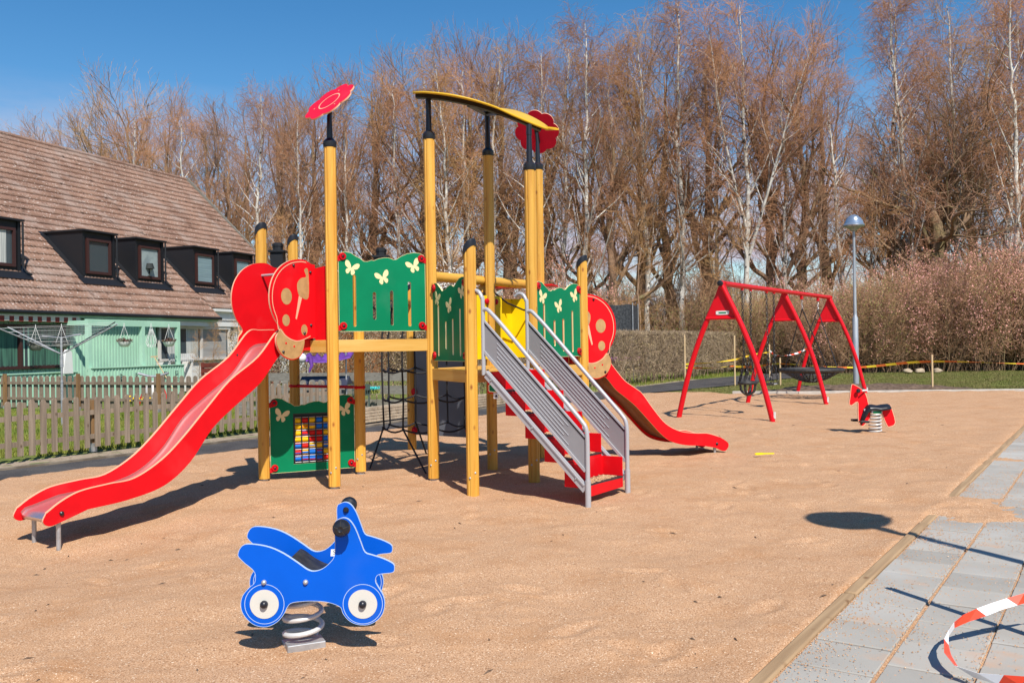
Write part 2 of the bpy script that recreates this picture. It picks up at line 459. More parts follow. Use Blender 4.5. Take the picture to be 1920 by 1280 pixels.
q = np.stack([idx[:-1, :-1], idx[:-1, 1:], idx[1:, 1:], idx[1:, :-1]], -1).reshape(-1, 4)
kq = (keep[:-1, :-1] & ((sd > -.3) | (spill_c > .1))[:-1, :-1]).reshape(-1)
q = q[kq]
used = np.unique(q); remap = np.zeros(nx * ny, int); remap[used] = np.arange(len(used))
vv = np.stack([X, Y, H], -1).reshape(-1, 3)[used]
tag(link('sand', np_mesh('sand', vv, remap[q], [M['sand']])), kind='structure')
# bits of bark, leaf and small clods lying about on the sand
g_ = np.random.default_rng(5); vs_ = []; fs_ = []
def sand_h(x, y):
    i = min(max(int(np.searchsorted(ys, y)), 0), len(ys) - 1); j = min(max(int(np.searchsorted(xs, x)), 0), len(xs) - 1); return H[i, j]
for _ in range(300):
    x, y = g_.uniform(-6, 9), 3.6 + 16 * g_.random() ** 1.6
    i, j = min(int(np.searchsorted(ys, y)), len(ys) - 1), min(int(np.searchsorted(xs, x)), len(xs) - 1)
    if sd[i, j] < .05: continue
    s_ = g_.uniform(.004, .014); a = g_.uniform(0, 6.28); L_ = s_ * g_.uniform(1, 3.5); z = sand_h(x, y) + .002
    e = np.array([math.cos(a), math.sin(a)]) * L_; f_ = np.array([-math.sin(a), math.cos(a)]) * s_ * .5; o_ = len(vs_)
    vs_ += [(x + e[0], y + e[1], z), (x + f_[0], y + f_[1], z), (x - e[0], y - e[1], z), (x - f_[0], y - f_[1], z), (x, y, z + s_ * .7)]
    fs_ += [(o_, o_ + 1, o_ + 4), (o_ + 1, o_ + 2, o_ + 4), (o_ + 2, o_ + 3, o_ + 4), (o_ + 3, o_, o_ + 4)]
mb = MB(); mb.add(vs_, fs_); tag(mb.build('sand_debris', M['earth'], smooth=False), 'small dark bits of bark and clods scattered on the sand', 'debris', kind='stuff')
def sheet(name, poly, z, m, holes=(), parent=None):
    mb = MB(); loops = [poly] + list(holes)
    tri = geometry.tessellate_polygon([[Vector((a, b, 0)) for a, b in lp] for lp in loops])
    P = [(a, b, z) for lp in loops for a, b in lp]; fs = []
    for a, b, c in tri:
        A, B, C_ = P[a], P[b], P[c]
        fs.append((a, b, c) if (B[0] - A[0]) * (C_[1] - A[1]) - (B[1] - A[1]) * (C_[0] - A[0]) > 0 else (a, c, b))
    mb.add(P, fs); return tag(mb.build(name, m, parent, smooth=False), kind='structure')
# broad ground to the horizon with a hole where the sand pit is
inner = [(ka.x + .5, ka.y), (kb.x + .1, kb.y + .1), (14.3, 25.2), (8.1, 25.6), (6.4, 26.3), (4.6, 27.3), (3.8, 27.2)] + [(a - .05, b + .05) for a, b in PATH_NEAR[::-1][1:]] + [(-14, -4)]
sheet('ground', [(-600, -300), (600, -300), (600, 900), (-600, 900)], -0.045, M['grass'], [inner])
# lawn with a little relief behind the pit
# path of asphalt along the sand and on between the hedge and the swings
path_near = PATH_NEAR[:-1] + [(3.9, 27.0), (5.656, 28.9), (7.6, 31.1), (10.2, 35.2), (14, 39.0), (22, 43.2)]
path_far = [(-13.4, 2.3), (-8.9, 8.0), (-6.75, 11.25), (-5.45, 13.1), (-4.55, 14.8), (-2.9, 16.6), (-1.25, 20.2), (1.6, 25.8), (3.0, 29.0), (4.7, 31.6), (7.6, 36.5), (10.6, 40.2), (14.5, 44.0), (21, 47.5)]
sheet('asphalt_path', path_near + path_far[::-1], -0.012, M['asphalt'])
# pale concrete edge of the path along the sand
verge_far = [(-14.6, 3.3), (-9.9, 8.8), (-7.4, 11.9), (-6.2, 13.7), (-5.15, 15.5), (-3.95, 17.6), (-2.7, 19.8), (-1.0, 22.5), (1.2, 27.0), (2.6, 30.0), (4.2, 33.0), (7.0, 38)]
sheet('gravel_verge', [path_far[i] for i in range(0, 11)] + verge_far[::-1], -0.030, M['verge'])
mb = MB()
for a, b in zip(path_far[:7], path_far[1:8]): mb.beam((a[0] - .06, a[1] + .04, -.01), (b[0] - .06, b[1] + .04, -.01), .045, .05)
tag(mb.build('path_edging', M['edging'], bevel=.008), kind='structure')
# concrete edge along the far side of the pit
mb = MB()
far_edge = [(4.4, 27.5), (5.2, 27.0), (6.4, 26.25), (8.1, 25.6), (10.5, 25.45), (14.3, 25.2), (22, 24.7)]
for a, b in zip(far_edge[2:], far_edge[3:]): mb.beam((a[0], a[1], .0), (b[0], b[1], .0), .12, .10)
tag(mb.build('concrete_edge', M['kerbconc'], bevel=.01), kind='structure')
# heap of dark earth round the lamp
ex = np.linspace(6.5, 15.2, 90); ey = np.linspace(25.6, 29.4, 46); EX, EY = np.meshgrid(ex, ey)
eh = np.exp(-(((EX - 10.5) / 3.0) ** 2 + ((EY - 26.9) / 1.05) ** 2) ** 1.5) * .22 + vnoise(EX, EY, 3, 21) * .03 + vnoise(EX, EY, 9, 22) * .018 - .07
ii = np.arange(EX.size).reshape(EX.shape)
tag(link('earth_mound', np_mesh('earth', np.stack([EX, EY, eh], -1).reshape(-1, 3), np.stack([ii[:-1, :-1], ii[:-1, 1:], ii[1:, 1:], ii[1:, :-1]], -1).reshape(-1, 4), [M['earth']])), kind='structure')
# kerb timber between sand and paving
mb = MB(); a = -8.0; kr = random.Random(3)
while a < 22.5:
    L = 2.4; dz = kr.uniform(-.008, .008)
    mb.beam((a + .006, -.037, -.062 + dz), (a + L - .006, -.037 + kr.uniform(-.008, .008), -.062 + kr.uniform(-.006, .008)), .075, .17)
    a += L
kt_ = tag(mb.build('kerb_timber', M['kerbwood'], bevel=.012), kind='structure'); kt_.location = K0; kt_.rotation_euler.z = math.atan2(KD.y, KD.x)
# paving slabs, every column shifted by half a slab
mb = MB(); sr = random.Random(9); SL, SW = .385, .366
for c in range(0, 16):
    a = -7 + (SL / 2 if c % 2 else 0)
    while a < 24:
        b0 = .078 + c * SW + (0.010 if c else 0)
        z = .004 * sr.uniform(-1, 1)
        if a + SL > -2.6:
            g = .005
            p = [kp(a + g, b0 + g), kp(a + SL - g, b0 + g), kp(a + SL - g, b0 + SW - g), kp(a + g, b0 + SW - g)]
            zz = [.018 + z + sr.uniform(-.0015, .0015) for _ in range(4)]
            ce = sum(p, V(0, 0, 0)) / 4
            top = [Vector((ce.x + (q_.x - ce.x) * .975, ce.y + (q_.y - ce.y) * .975, zz[i])) for i, q_ in enumerate(p)]
            mid = [Vector((q_.x, q_.y, zz[i] - .005)) for i, q_ in enumerate(p)]
            bot = [Vector((q_.x, q_.y, -.04)) for q_ in p]
            mb.add(top + mid + bot, [(3, 2, 1, 0), *[(i, (i + 1) % 4, 4 + (i + 1) % 4, 4 + i) for i in range(4)], *[(4 + i, 4 + (i + 1) % 4, 8 + (i + 1) % 4, 8 + i) for i in range(4)]], sr.choice([0, 0, 1, 2]))
        a += SL
M['slab2'] = M['slab'].copy(); M['slab3'] = M['slab'].copy()
for k_, f_ in (('slab2', .9), ('slab3', 1.08)):
    for nd in M[k_].node_tree.nodes:
        if nd.type == 'VALTORGB':
            for e_ in nd.color_ramp.elements: e_.color = tuple(x * f_ for x in e_.color[:3]) + (1,)
me_ = mb.mesh('paving', [M['slab'], M['slab2'], M['slab3']], smooth=False)
bm_ = bmesh.new(); bm_.from_mesh(me_); bmesh.ops.recalc_face_normals(bm_, faces=bm_.faces); bm_.to_mesh(me_); bm_.free()
tag(link('paving', me_), kind='structure')
p_ = [kp(-7, .07), kp(24.3, .07), kp(24.3, 6.2), kp(-7, 6.2)]
sheet('paving_bed', [(q_.x, q_.y) for q_ in p_], .006, M['sand'])
# grains of sand kicked onto the slabs
g_ = np.random.default_rng(77); N = 42000
ga = g_.uniform(-1.5, 16, N); gb = g_.exponential(.42, N)
jn = g_.random(N) < .45; gb = np.where(jn, .083 + SW * g_.integers(0, 7, N) + g_.normal(0, .02, N), gb)
gx = K0.x + KD.x * ga + KN.x * gb; gy = K0.y + KD.y * ga + KN.y * gb
dens = .5 + .5 * vnoise(gx, gy, 1.7, 61) + .35 * vnoise(gx, gy, 6, 62) + .5 * np.exp(-((gx - 3.75) ** 2 + (gy - 7.6) ** 2) / 2.5)
kk = (gb > .08) & (g_.random(N) < dens * 1.2 - .12); gx, gy = gx[kk], gy[kk]; n_ = len(gx); sz = g_.uniform(.0018, .0062, n_)
an = g_.uniform(0, 6.28, n_); c3 = np.stack([gx, gy, np.full(n_, .0215)], -1)
dv = [np.stack([np.cos(an + q_) * sz, np.sin(an + q_) * sz, 0 * sz], -1) for q_ in (0, 2.09, 4.19)]
vt = np.stack([c3 + dv[0], c3 + dv[1], c3 + dv[2], c3 + np.stack([0 * sz, 0 * sz, sz], -1)], 1).reshape(-1, 3)
ix = np.arange(n_)[:, None] * 4; ft = np.concatenate([ix + [0, 1, 3], ix + [1, 2, 3], ix + [2, 0, 3]])
tag(link('sand_grains', np_mesh('sand_grains', vt, ft, [M['sand']], smooth=False)), 'loose grains of sand scattered over the paving slabs beside the kerb', 'sand', kind='stuff')
# ================================================================== HOUSES
HD = V(.3261, .9453, 0); HN = V(-.9453, .3261, 0); HO = V(-14.188, 25.0, 0)
def hp(t, d, z): return HO + HD * t + HN * d + Z * z
HR = Matrix((HD, HN, Z)).transposed()
def hbox(mb, t0, t1, d0, d1, z0, z1, mi=0):
    mb.box(hp((t0 + t1) / 2, (d0 + d1) / 2, (z0 + z1) / 2), (t1 - t0, d1 - d0, z1 - z0), HR, mi)
M['roof'] = mat('roof_tile', (0.200, 0.110, 0.074), 0.85, c2=(0.285, 0.168, 0.118), scale=.9, lo=.35, hi=.65, bump=.3, bscale=40,
                extra=[((0.52, 0.44, 0.39), 14, .60, .68), ((0.34, 0.26, 0.22), 1.1, .5, .8), ((0.085, 0.045, 0.03), 4.2, .60, .74)])
M['mint'] = mat('mint_boards', (0.40, 0.64, 0.49), 0.6, c2=(0.35, 0.58, 0.44), scale=1.3)
M['siding'] = mat('white_boards', (0.62, 0.60, 0.56), 0.6, c2=(0.54, 0.52, 0.49), scale=1.5)
M['blackmetal'] = mat('black_sheet_metal', (0.010, 0.011, 0.014), 0.5, bump=.1, bscale=20)
M['brownframe'] = mat('brown_frame', (0.05, 0.019, 0.017), 0.45)
M['glass'] = mat('window_glass', (0.05, 0.07, 0.08), 0.06, spec=0.9)
M['curtain'] = mat('curtain', (0.55, 0.56, 0.52), 0.9, c2=(0.36, 0.38, 0.36), scale=22, stretch=(1, 1, .05))
M['awn'] = mat('awning_cloth', (0.62, 0.58, 0.50), 0.85)
M['awnred'] = mat('awning_stripe', (0.22, 0.035, 0.03), 0.85)
M['dark'] = mat('dark_interior', (0.02, 0.025, 0.024), 0.8)
M['palepane'] = mat('pale_pane', (0.30, 0.36, 0.36), .15, c2=(.22, .27, .28), scale=3)
M['bluepane'] = mat('blind_pane', (0.16, 0.24, 0.27), 0.1, c2=(0.22, 0.32, 0.35), scale=6, stretch=(.1, .1, 6), spec=.8)
SLOPE = .94; RD = 7.4
def roof_mesh(t0, t1, d0, seed):
    tw, g = .15, .352
    sl = math.hypot(1, SLOPE); n = int(round((RD - d0) * sl / g)); gd = (RD - d0) / n
    ts = np.arange(t0, t1 + .001, tw / 7); rows = []; hw = .024 * np.abs(np.sin(PI * (ts - t0) / tw)) ** .8
    rr = np.random.default_rng(seed)
    up = np.array([0, -SLOPE, 1.0]) / sl            # outward normal in (t,d,z)
    for k in range(n):
        da, db = d0 + gd * k, d0 + gd * (k + 1) + .02
        jit = np.repeat(rr.uniform(-.004, .004, len(ts) // 7 + 2), 7)[:len(ts)]
        for d_, off, sq in ((da + .05, -.012, .8), (da, .026, 1.0), (da + .004, .050, 1.0), (db + .05, .012, 1.0)):
            h = hw * sq + off + jit
            rows.append(np.stack([ts, d_ + up[1] * h, 2.70 + SLOPE * d_ + up[2] * h], -1))
    R_ = np.array(rows); K, N, _ = R_.shape
    P = np.array(HO) + R_[..., :1] * np.array(HD) + R_[..., 1:2] * np.array(HN) + R_[..., 2:3] * np.array([0, 0, 1.])
    i_ = np.arange(K * N).reshape(K, N)
    qs = [np.stack([i_[k, :-1], i_[k, 1:], i_[k + 1, 1:], i_[k + 1, :-1]], -1) for k in range(K - 1)]
    return np_mesh('roof', P.reshape(-1, 3), np.concatenate(qs), [M['roof']], smooth=True)
def siding(mb, t0, t1, d, z0, z1, mi=0, pitch=.16):
    hbox(mb, t0, t1, d, d + .12, z0, z1, mi)
    t = t0 + .03
    while t < t1 - .08:
        hbox(mb, t, t + .055, d - .022, d - .001, z0, z1 - .002, mi); t += pitch
house = empty('row_house', hp(0, .5, 0), 'mint green row house with a big brown tiled roof and black dormers', 'house')
ho = link('roof', roof_mesh(-13, 9.55, -.05, 1), house)
# back slope, gables
mb = MB()
mb.add([hp(-13, RD, 2.7 + SLOPE * RD + .03), hp(17, RD, 2.7 + SLOPE * RD + .03), hp(17, 2 * RD, 2.7), hp(-13, 2 * RD, 2.7)], [(0, 1, 2, 3)])
mb.build('back_roof', M['roof'], house, smooth=False)
mb = MB()
for t in np.arange(-13, 9.5, .36):
    mb.tube([hp(t, RD, 2.72 + SLOPE * RD), hp(t + .39, RD, 2.73 + SLOPE * RD)], [.11, .10], 10)
mb.build('ridge_tiles', M['roof'], house)
mb = MB()
siding(mb, -13, 9.0, .42, 0, 2.72); hbox(mb, -13, 9.0, .55, .9, 0, 2.7)
mb.build('wall', M['mint'], house, smooth=False)
mb = MB(); hbox(mb, -13, 9.55, .0, .06, 2.52, 2.645); hbox(mb, -13, 9.55, .06, .42, 2.62, 2.66); mb.build('fascia', M['mint'], house, smooth=False)
mb = MB()
mb.tube([hp(-13, -.09, 2.645), hp(9.6, -.09, 2.645)], .055, 10); mb.build('gutter', M['blackmetal'], house)
# the large window with curtains
mb = MB()
for a in (-3.0, -1.1, .92, 2.5): hbox(mb, a, a + .09, .30, .419, 1.05, 2.25)
hbox(mb, -3.0, 2.59, .29, .418, 1.0, 1.09); hbox(mb, -3.0, 2.59, .305, .417, 2.22, 2.30)
wn_ = mb.build('window', M['brownframe'], house, bevel=.006, smooth=False)
mb = MB(); hbox(mb, -2.95, 2.55, .40, .415, 1.09, 2.22); mb.build('pane', M['glass'], wn_, smooth=False)
M['gcurt'] = mat('green_curtain', (0.06, 0.17, 0.115), .8, c2=(0.02, 0.055, 0.045), scale=16, stretch=(1, 1, .04))
mb = MB(); hbox(mb, -2.9, .9, .392, .3995, 1.1, 2.21); hbox(mb, 1.35, 2.45, .392, .3995, 1.1, 2.21); mb.build('curtain', M['gcurt'], wn_, smooth=False)
# striped awning valance
mb = MB(); t = -5.0; k = 0
while t < 2.75:
    hbox(mb, t, t + .16, -.02 + (.004 if k % 2 else 0), .0 + .004 * (k % 2), 2.37 + (.0 if k % 2 else .015), 2.52, k % 2); t += .16; k += 1
hbox(mb, -5, 2.78, -.03, .3, 2.52, 2.56)
mb.build('awning', [M['awn'], M['awnred']], house, smooth=False)
# dormers
DF = 1.2; DZ0, DZ1 = 3.80, 5.42
dz_in = [(.36, 1.81, 'lace'), (4.2, 5.63, 'dark'), (6.6, 8.03, 'lamp'), (9.65, 11.08, 'blind'), (12.1, 13.5, 'blind')]
def dormer(t0, t1, style, par):
    bd = (DZ1 - 2.7) / SLOPE
    mb = MB()
    for tt in (t0, t1 - .10):
        a = [hp(tt, DF, DZ0), hp(tt, DF, DZ1), hp(tt, bd, DZ1)]; b = [p + HD * .10 for p in a]
        mb.add(a + b, [(0, 1, 2), (5, 4, 3), (0, 3, 4, 1), (1, 4, 5, 2), (2, 5, 3, 0)])
    hbox(mb, t0 - .06, t1 + .06, DF - .10, bd + .1, DZ1 - .005, DZ1 + .055)
    hbox(mb, t0 + .1, t1 - .1, DF + .05, DF + .09, DZ0, DZ1 - .006)
    # flashing on the tiles under and beside it
    up = (HN + Z * SLOPE).normalized(); nn = (Z - HN * SLOPE).normalized()
    for (ta, tb, da, db) in ((t0 - .22, t1 + .22, DF - .22, DF + .02), (t0 - .2, t0 + .0, DF, bd), (t1, t1 + .16, DF, bd - .1)):
        q_ = [hp(ta, da, 2.7 + SLOPE * da), hp(tb, da, 2.7 + SLOPE * da), hp(tb, db, 2.7 + SLOPE * db), hp(ta, db, 2.7 + SLOPE * db)]
        mb.add([p + nn * .078 for p in q_] + [p + nn * .01 for p in q_], [(0, 1, 2, 3), (4, 5, 1, 0), (5, 6, 2, 1), (6, 7, 3, 2), (7, 4, 0, 3)])
    mb.tube([hp(t1 + .03, DF - .05, DZ1 - .02), hp(t1 + .03, DF - .05, DZ0 + .25), hp(t1 + .10, DF - .14, DZ0 + .08), hp(t1 + .22, DF - .2, DZ0 + .02)], .032, 8)
    d = mb.build('dormer', M['blackmetal'], par, smooth=False)
    mb = MB(); a, b = t0 + .17, t1 - .20; z0, z1 = DZ0 + .24, DZ1 - .22
    hbox(mb, a, b, DF - .03, DF + .048, z0, z0 + .09); hbox(mb, a, b, DF - .03, DF + .048, z1 - .08, z1)
    hbox(mb, a, a + .09, DF - .029, DF + .047, z0 + .09, z1 - .08); hbox(mb, b - .09, b, DF - .029, DF + .047, z0 + .09, z1 - .08)
    hbox(mb, a + .09, b - .09, DF + .03, DF + .046, z0 + .09, z1 - .08, 1)
    if style == 'lace':
        hbox(mb, a + .1, b - .3, DF + .02, DF + .028, z0 + .1, z1 - .09, 2)
    if style == 'blind': hbox(mb, a + .09, b - .09, DF + .018, DF + .027, z0 + .09, z1 - .08, 3)
    if style == 'lamp':
        hbox(mb, a + .1, b - .1, DF + .02, DF + .028, z0 + .10, z1 - .09, 4)
        c = hp((a + b) / 2 - .02, DF + .0, z0 + .1)
        mb.lathe([(.09, 0), (.03, .03), (.018, .08), (.035, .13), (.018, .18), (.018, .25), (.10, .26), (.175, .27), (.12, .46)], 14, c, mi=5)
    mb.build('window', [M['brownframe'], M['glass'], M['curtain'], M['bluepane'], M['palepane'], M['dark']], d, smooth=False)

for a in dz_in[:3]: dormer(*a, house)
# sheltered terrace with mint boards, posts and low boarded wall
porch = empty('porch_screen', hp(4.4, -.8, 0), 'mint green boarded porch with a beam on posts and a low wall', 'porch')
mb = MB(); siding(mb, 2.75, 6.4, .20, 0, 2.44, pitch=.13); mb.build('back_wall', M['mint'], porch, smooth=False)
mb = MB(); hbox(mb, 2.35, 6.45, -.78, -.66, 2.26, 2.46); hbox(mb, 2.35, 2.47, -.66, .2, 2.28, 2.42); hbox(mb, 6.33, 6.45, -.66, .2, 2.28, 2.42); mb.build('beam', M['mint'], porch, smooth=False)
for t in (2.36, 4.62, 6.31):
    mb = MB(); hbox(mb, t, t + .13, -.785, -.655, 0, 2.258); mb.build('post', M['mint'], porch, smooth=False)
mb = MB(); siding(mb, 2.3, 6.45, -.92, 0, .97, pitch=.13); hbox(mb, 2.3, 6.46, -.97, -.77, .971, 1.0); mb.build('low_wall', M['mint'], porch, smooth=False)
lw = empty('low_wall', hp(-.2, -.9, 0), 'mint green low boarded wall below the large curtained window', 'wall')
mb = MB(); siding(mb, -9, 2.1, -.62, 0, .88, pitch=.15); hbox(mb, -9, 2.12, -.67, -.47, .881, .91); mb.build('boards', M['mint'], lw, smooth=False)
# white house at the end of the row
wh = empty('white_house', hp(12, .6, 0), 'white row house with wide window at the end of the tiled roof', 'house')
link('roof', roof_mesh(9.62, 17.0, .36, 2), wh)
mb = MB()
for t in np.arange(9.6, 16.9, .36): mb.tube([hp(t, RD, 2.72 + SLOPE * RD), hp(t + .39, RD, 2.73 + SLOPE * RD)], [.11, .10], 10)
mb.build('ridge_tiles', M['roof'], wh)
mb = MB()
mb.beam(hp(17.03, .2, 2.80), hp(17.03, RD, 2.78 + SLOPE * RD), .09, .2); mb.build('bargeboard', M['greyplank'], wh, smooth=False)
mb = MB()
g0 = [hp(16.8, .45, 0), hp(16.8, 14.3, 0), hp(16.8, 14.3, 2.7), hp(16.8, RD, 2.6 + SLOPE * RD), hp(16.8, .45, 2.9)]
mb.add(g0 + [p - HD * .2 for p in g0], [(0, 1, 2, 3, 4), (9, 8, 7, 6, 5), (0, 5, 6, 1), (4, 9, 5, 0)])
mb.build('gable', M['siding'], wh, smooth=False)
mb = MB(); hbox(mb, 9.02, 16.8, .45, .8, 0, 2.95)
hbox(mb, 6.6, 9.0, .05, .41, 2.35, 2.51); hbox(mb, 9.7, 16.9, .30, .44, 2.62, 2.98); hbox(mb, 9.6, 16.9, .15, .30, 2.93, 3.03); hbox(mb, 9.0, 16.8, .2, .44, 2.36, 2.53)
hbox(mb, 6.62, 9.0, .33, .41, 0, 1.12); hbox(mb, 10.9, 11.3, .30, .44, 1.1, 2.36)
mb.build('wall', M['white'], wh, smooth=False)
mb = MB()
for t in (6.62, 8.86, 10.5): hbox(mb, t, t + .09, .24, .325, 1.12, 2.345)
hbox(mb, 6.62, 10.6, .22, .328, 1.10, 1.18); hbox(mb, 6.62, 10.6, .235, .327, 2.25, 2.349)
w2 = mb.build('window', M['siding'], wh, smooth=False)
mb = MB(); hbox(mb, 6.7, 10.5, .312, .322, 1.18, 2.25); mb.build('pane', M['glass'], w2, smooth=False)
mb = MB(); hbox(mb, 7.1, 7.7, .303, .311, 1.18, 2.25); hbox(mb, 8.1, 8.75, .303, .311, 1.18, 2.25); hbox(mb, 8.95, 10.4, .303, .311, 1.18, 2.25, 1)
mb.build('curtain', [M['curtain'], mat('blind', (.36, .35, .33), .8, c2=(.27, .26, .25), scale=8, stretch=(.1, .1, 5))], w2, smooth=False)
for a in dz_in[3:]: dormer(*a, wh)
mb = MB()
for t in np.arange(6.65, 7.9, .11):
    hbox(mb, t, t + .075, -.2, -.18, 1.13, 1.36)
hbox(mb, 6.6, 7.9, -.178, -.16, 1.19, 1.22); hbox(mb, 6.6, 7.9, -.178, -.10, 1.08, 1.12); hbox(mb, 6.62, 6.70, -.16, .3, 0, 1.08); hbox(mb, 7.8, 7.88, -.16, .3, 0, 1.08)
wf = empty('picket_planter', hp(7.2, -.1, 0), 'small white picket rail under the white house window', 'railing'); mb.build('pickets', M['white'], wf, smooth=False)
mb = MB(); rb = random.Random(2)
M['redboards'] = mat('red_brown_boards', (.20, .035, .022), .8, c2=(.13, .022, .016), scale=5)
for z in (.15, .33, .51, .69, .87): hbox(mb, 6.55, 11.2, -1.6, -1.57, z, z + .15)
rf = empty('red_board_fence', hp(9, -1.6, 0), 'low red brown board fence in front of the white house', 'fence'); mb.build('boards', M['redboards'], rf, smooth=False)
for t in (6.6, 8.8, 11.1):
    mb = MB(); hbox(mb, t, t + .08, -1.568, -1.49, 0, 1.04); mb.build('post', M['redboards'], rf, smooth=False)
# low house far behind with two black chimneys
bh = empty('far_house', (-9.6, 48, 0), 'low house behind the hedge with two black chimneys', 'house')
mb = MB(); mb.box((-9.6, 48, 1.4), (6.6, 6, 2.8)); mb.build('wall', M['brownsheet'], bh, smooth=False)
mb = MB(); P = [(-13.2, 44.6, 2.7), (-6.0, 44.6, 2.7), (-6.0, 48, 5.5), (-13.2, 48, 5.5), (-13.2, 51.4, 2.7), (-6.0, 51.4, 2.7)]
mb.add(P, [(0, 1, 2, 3), (3, 2, 5, 4), (0, 3, 4), (1, 5, 2)]); rf2 = mb.build('roof', M['blackmetal'], bh, smooth=False)
for x, h in ((-12.4, 6.6), (-6.9, 6.25)):
    mb = MB(); mb.box((x, 48, (4.6 + h) / 2), (.66, .66, h - 4.6)); mb.box((x, 48, h + .03), (.86, .86, .1)); mb.lathe([(.27, 0), (.27, .2), (.3, .22), (.3, .34), (.2, .42)], 12, (x, 48, h + .08))
    mb.build('chimney', M['blackmetal'], rf2, smooth=False)
# ================================================================== FENCES
def picket(mb, p, u, wd, z0, z1, mi=0, th=.022):
    """one board with a rounded head; u along the fence"""
    nrm_ = u.cross(Z)
    o = [(-wd / 2, z0), (wd / 2, z0), (wd / 2, z1 - .04), (wd * .38, z1 - .015), (wd * .18, z1), (-wd * .18, z1), (-wd * .38, z1 - .015), (-wd / 2, z1 - .04)]
    mb.plate(o, [], th, (Vector((p.x, p.y, 0)), u, Z, nrm_), mi)
def picket_fence(name, A_, B_, label, z1, pitch, wd, mats, post_every=2.0, rails=(.22, .58), front=1, seed=1, proud=.0, cat='fence', jit=.012):
    A_ = Vector((*A_, 0)); B_ = Vector((*B_, 0)); u = (B_ - A_).normalized(); nn = u.cross(Z) * front; L = (B_ - A_).length
    f = empty(name, (A_ + B_) / 2, label, cat); r = random.Random(seed)
    mb = MB(); s = 0
    while s < L:
        picket(mb, A_ + u * s + nn * .035, (u + nn * r.uniform(-.05, .05)).normalized(), wd * r.uniform(.93, 1.05), .055 + r.uniform(-jit, jit), z1 + r.uniform(-jit, jit), 0)
        s += pitch * r.uniform(.96, 1.04)
    mb.build('pickets', mats, f, smooth=False)
    for z in rails:
        mb = MB(); mb.beam(A_ + Z * z, B_ + Z * z, .035, .07); mb.build('rail', mats, f, smooth=False)
    s = 1.0
    while s < L:
        mb = MB(); mb.box(A_ + u * s - nn * .055 + Z * (z1 * .47 + proud / 2), (.07, .07, z1 * .92 + proud), Matrix.Rotation(math.atan2(u.y, u.x), 3, 'Z')); p = mb.build('post', M['stakebrown'], f, smooth=False)
        mb = MB(); mb.box(A_ + u * s - nn * .055 + Z * .05, (.08, .08, .13), Matrix.Rotation(math.atan2(u.y, u.x), 3, 'Z')); mb.build('post_shoe', M['steel'], p, smooth=False)
        s += post_every
    return f
M['stakebrown'] = wood_mat('brown_post', (.30, .17, .07), (.2, .11, .05), (.1, .05, .02), 'Z', .8)
picket_fence('picket_fence', (-9.6, 7.4), (-3.62, 18.55), 'weathered brown picket fence nearest the sand beside the long slide', .82, .176, .084, M['greywood'])
picket_fence('picket_fence', (-16.5, 24.9), (-6.7, 20.75), 'weathered picket fence at the back of the lawn before the mint house', .88, .20, .12, M['greywood'], 2.6, (.30, .70), -1, 5, .12)
picket_fence('picket_fence', (-5.9, 19.6), (-3.7, 19.9), 'pale grey picket fence seen behind the bead panel', .80, .19, .13, M['greyplank'], 2.4, (.2, .6), 1, 8)
pf = empty('plank_fence', (-3.5, 21.3, 0), 'grey fence of three wide horizontal planks behind the rope net', 'fence')
for i, z in enumerate((.14, .47, .78)):
    mb = MB(); mb.beam((-6.4, 22.6, z), (-1.9, 20.9, z + .01), .03, .20); mb.build('plank', M['greyplank'], pf, smooth=False)
for x, y in ((-6.2, 22.6), (-4.2, 21.84), (-2.2, 21.08)):
    mb = MB(); mb.box((x, y, .42), (.09, .09, .84)); mb.build('post', M['greyplank'], pf, smooth=False)
# low wall of pale stones along the path
M['stone'] = mat('pale_stone', (.47, .37, .26), .9, c2=(.34, .26, .18), scale=6, bump=.5, bscale=30, vary=0)
mb = MB(); r = random.Random(12); wa, wb = V(-3.1, 17.5, 0), V(-.2, 23.0, 0); u = (wb - wa).normalized(); L = (wb - wa).length
for k in range(5):
    s = -.1 * (k % 2)
    while s < L:
        l = r.uniform(.16, .30); mb.beam(wa + u * s + Z * (.032 + .06 * k) + u.cross(Z) * r.uniform(0, .015), wa + u * (s + l - .014) + Z * (.032 + .06 * k), .16, .051); s += l
sw = empty('stone_wall', (wa + wb) / 2, 'low wall of stacked pale stones along the far side of the path', 'wall'); mb.build('stones', M['stone'], sw, smooth=False)
# ================================================================== CLIMBING TOWER
PT = dict(B=(-.898, 10.104), G=(-.26, 11.031), I=(.379, 11.958), D=(-.415, 9.088), C=(.224, 10.015), J=(.862, 10.942),
          A=(-1.915, 9.621), E=(-1.825, 10.743), P1=(-2.842, 10.26), P2=(-2.752, 11.382), F=(-1.474, 13.11), F2=(-.545, 12.48))
def pv(k, z=0): return Vector((PT[k][0], PT[k][1], z))
tower = empty('climbing_tower', (-.9, 10.4, 0), 'large wooden climbing tower with yellow posts, green panels and two red slides', 'climbing frame')
HT = dict(P1=2.92, P2=2.92, D=2.56, J=2.56, A=3.68, B=3.86, G=3.86, I=3.86, C=3.48, E=2.52, F=2.40, F2=2.3)
LZ, HZ = 1.25, 1.58
def post_section(r=.0635):
    out = []; N = 72
    for k in range(N):
        a = 2 * PI * k / N; q = 1.0
        for g in range(4):
            d = abs((a - (PI / 4 + g * PI / 2 + .25) + PI) % (2 * PI) - PI)
            q -= .15 * math.exp(-(d / .085) ** 2)
        out.append((r * q * math.cos(a), r * q * math.sin(a)))
    return out
SEC = post_section()
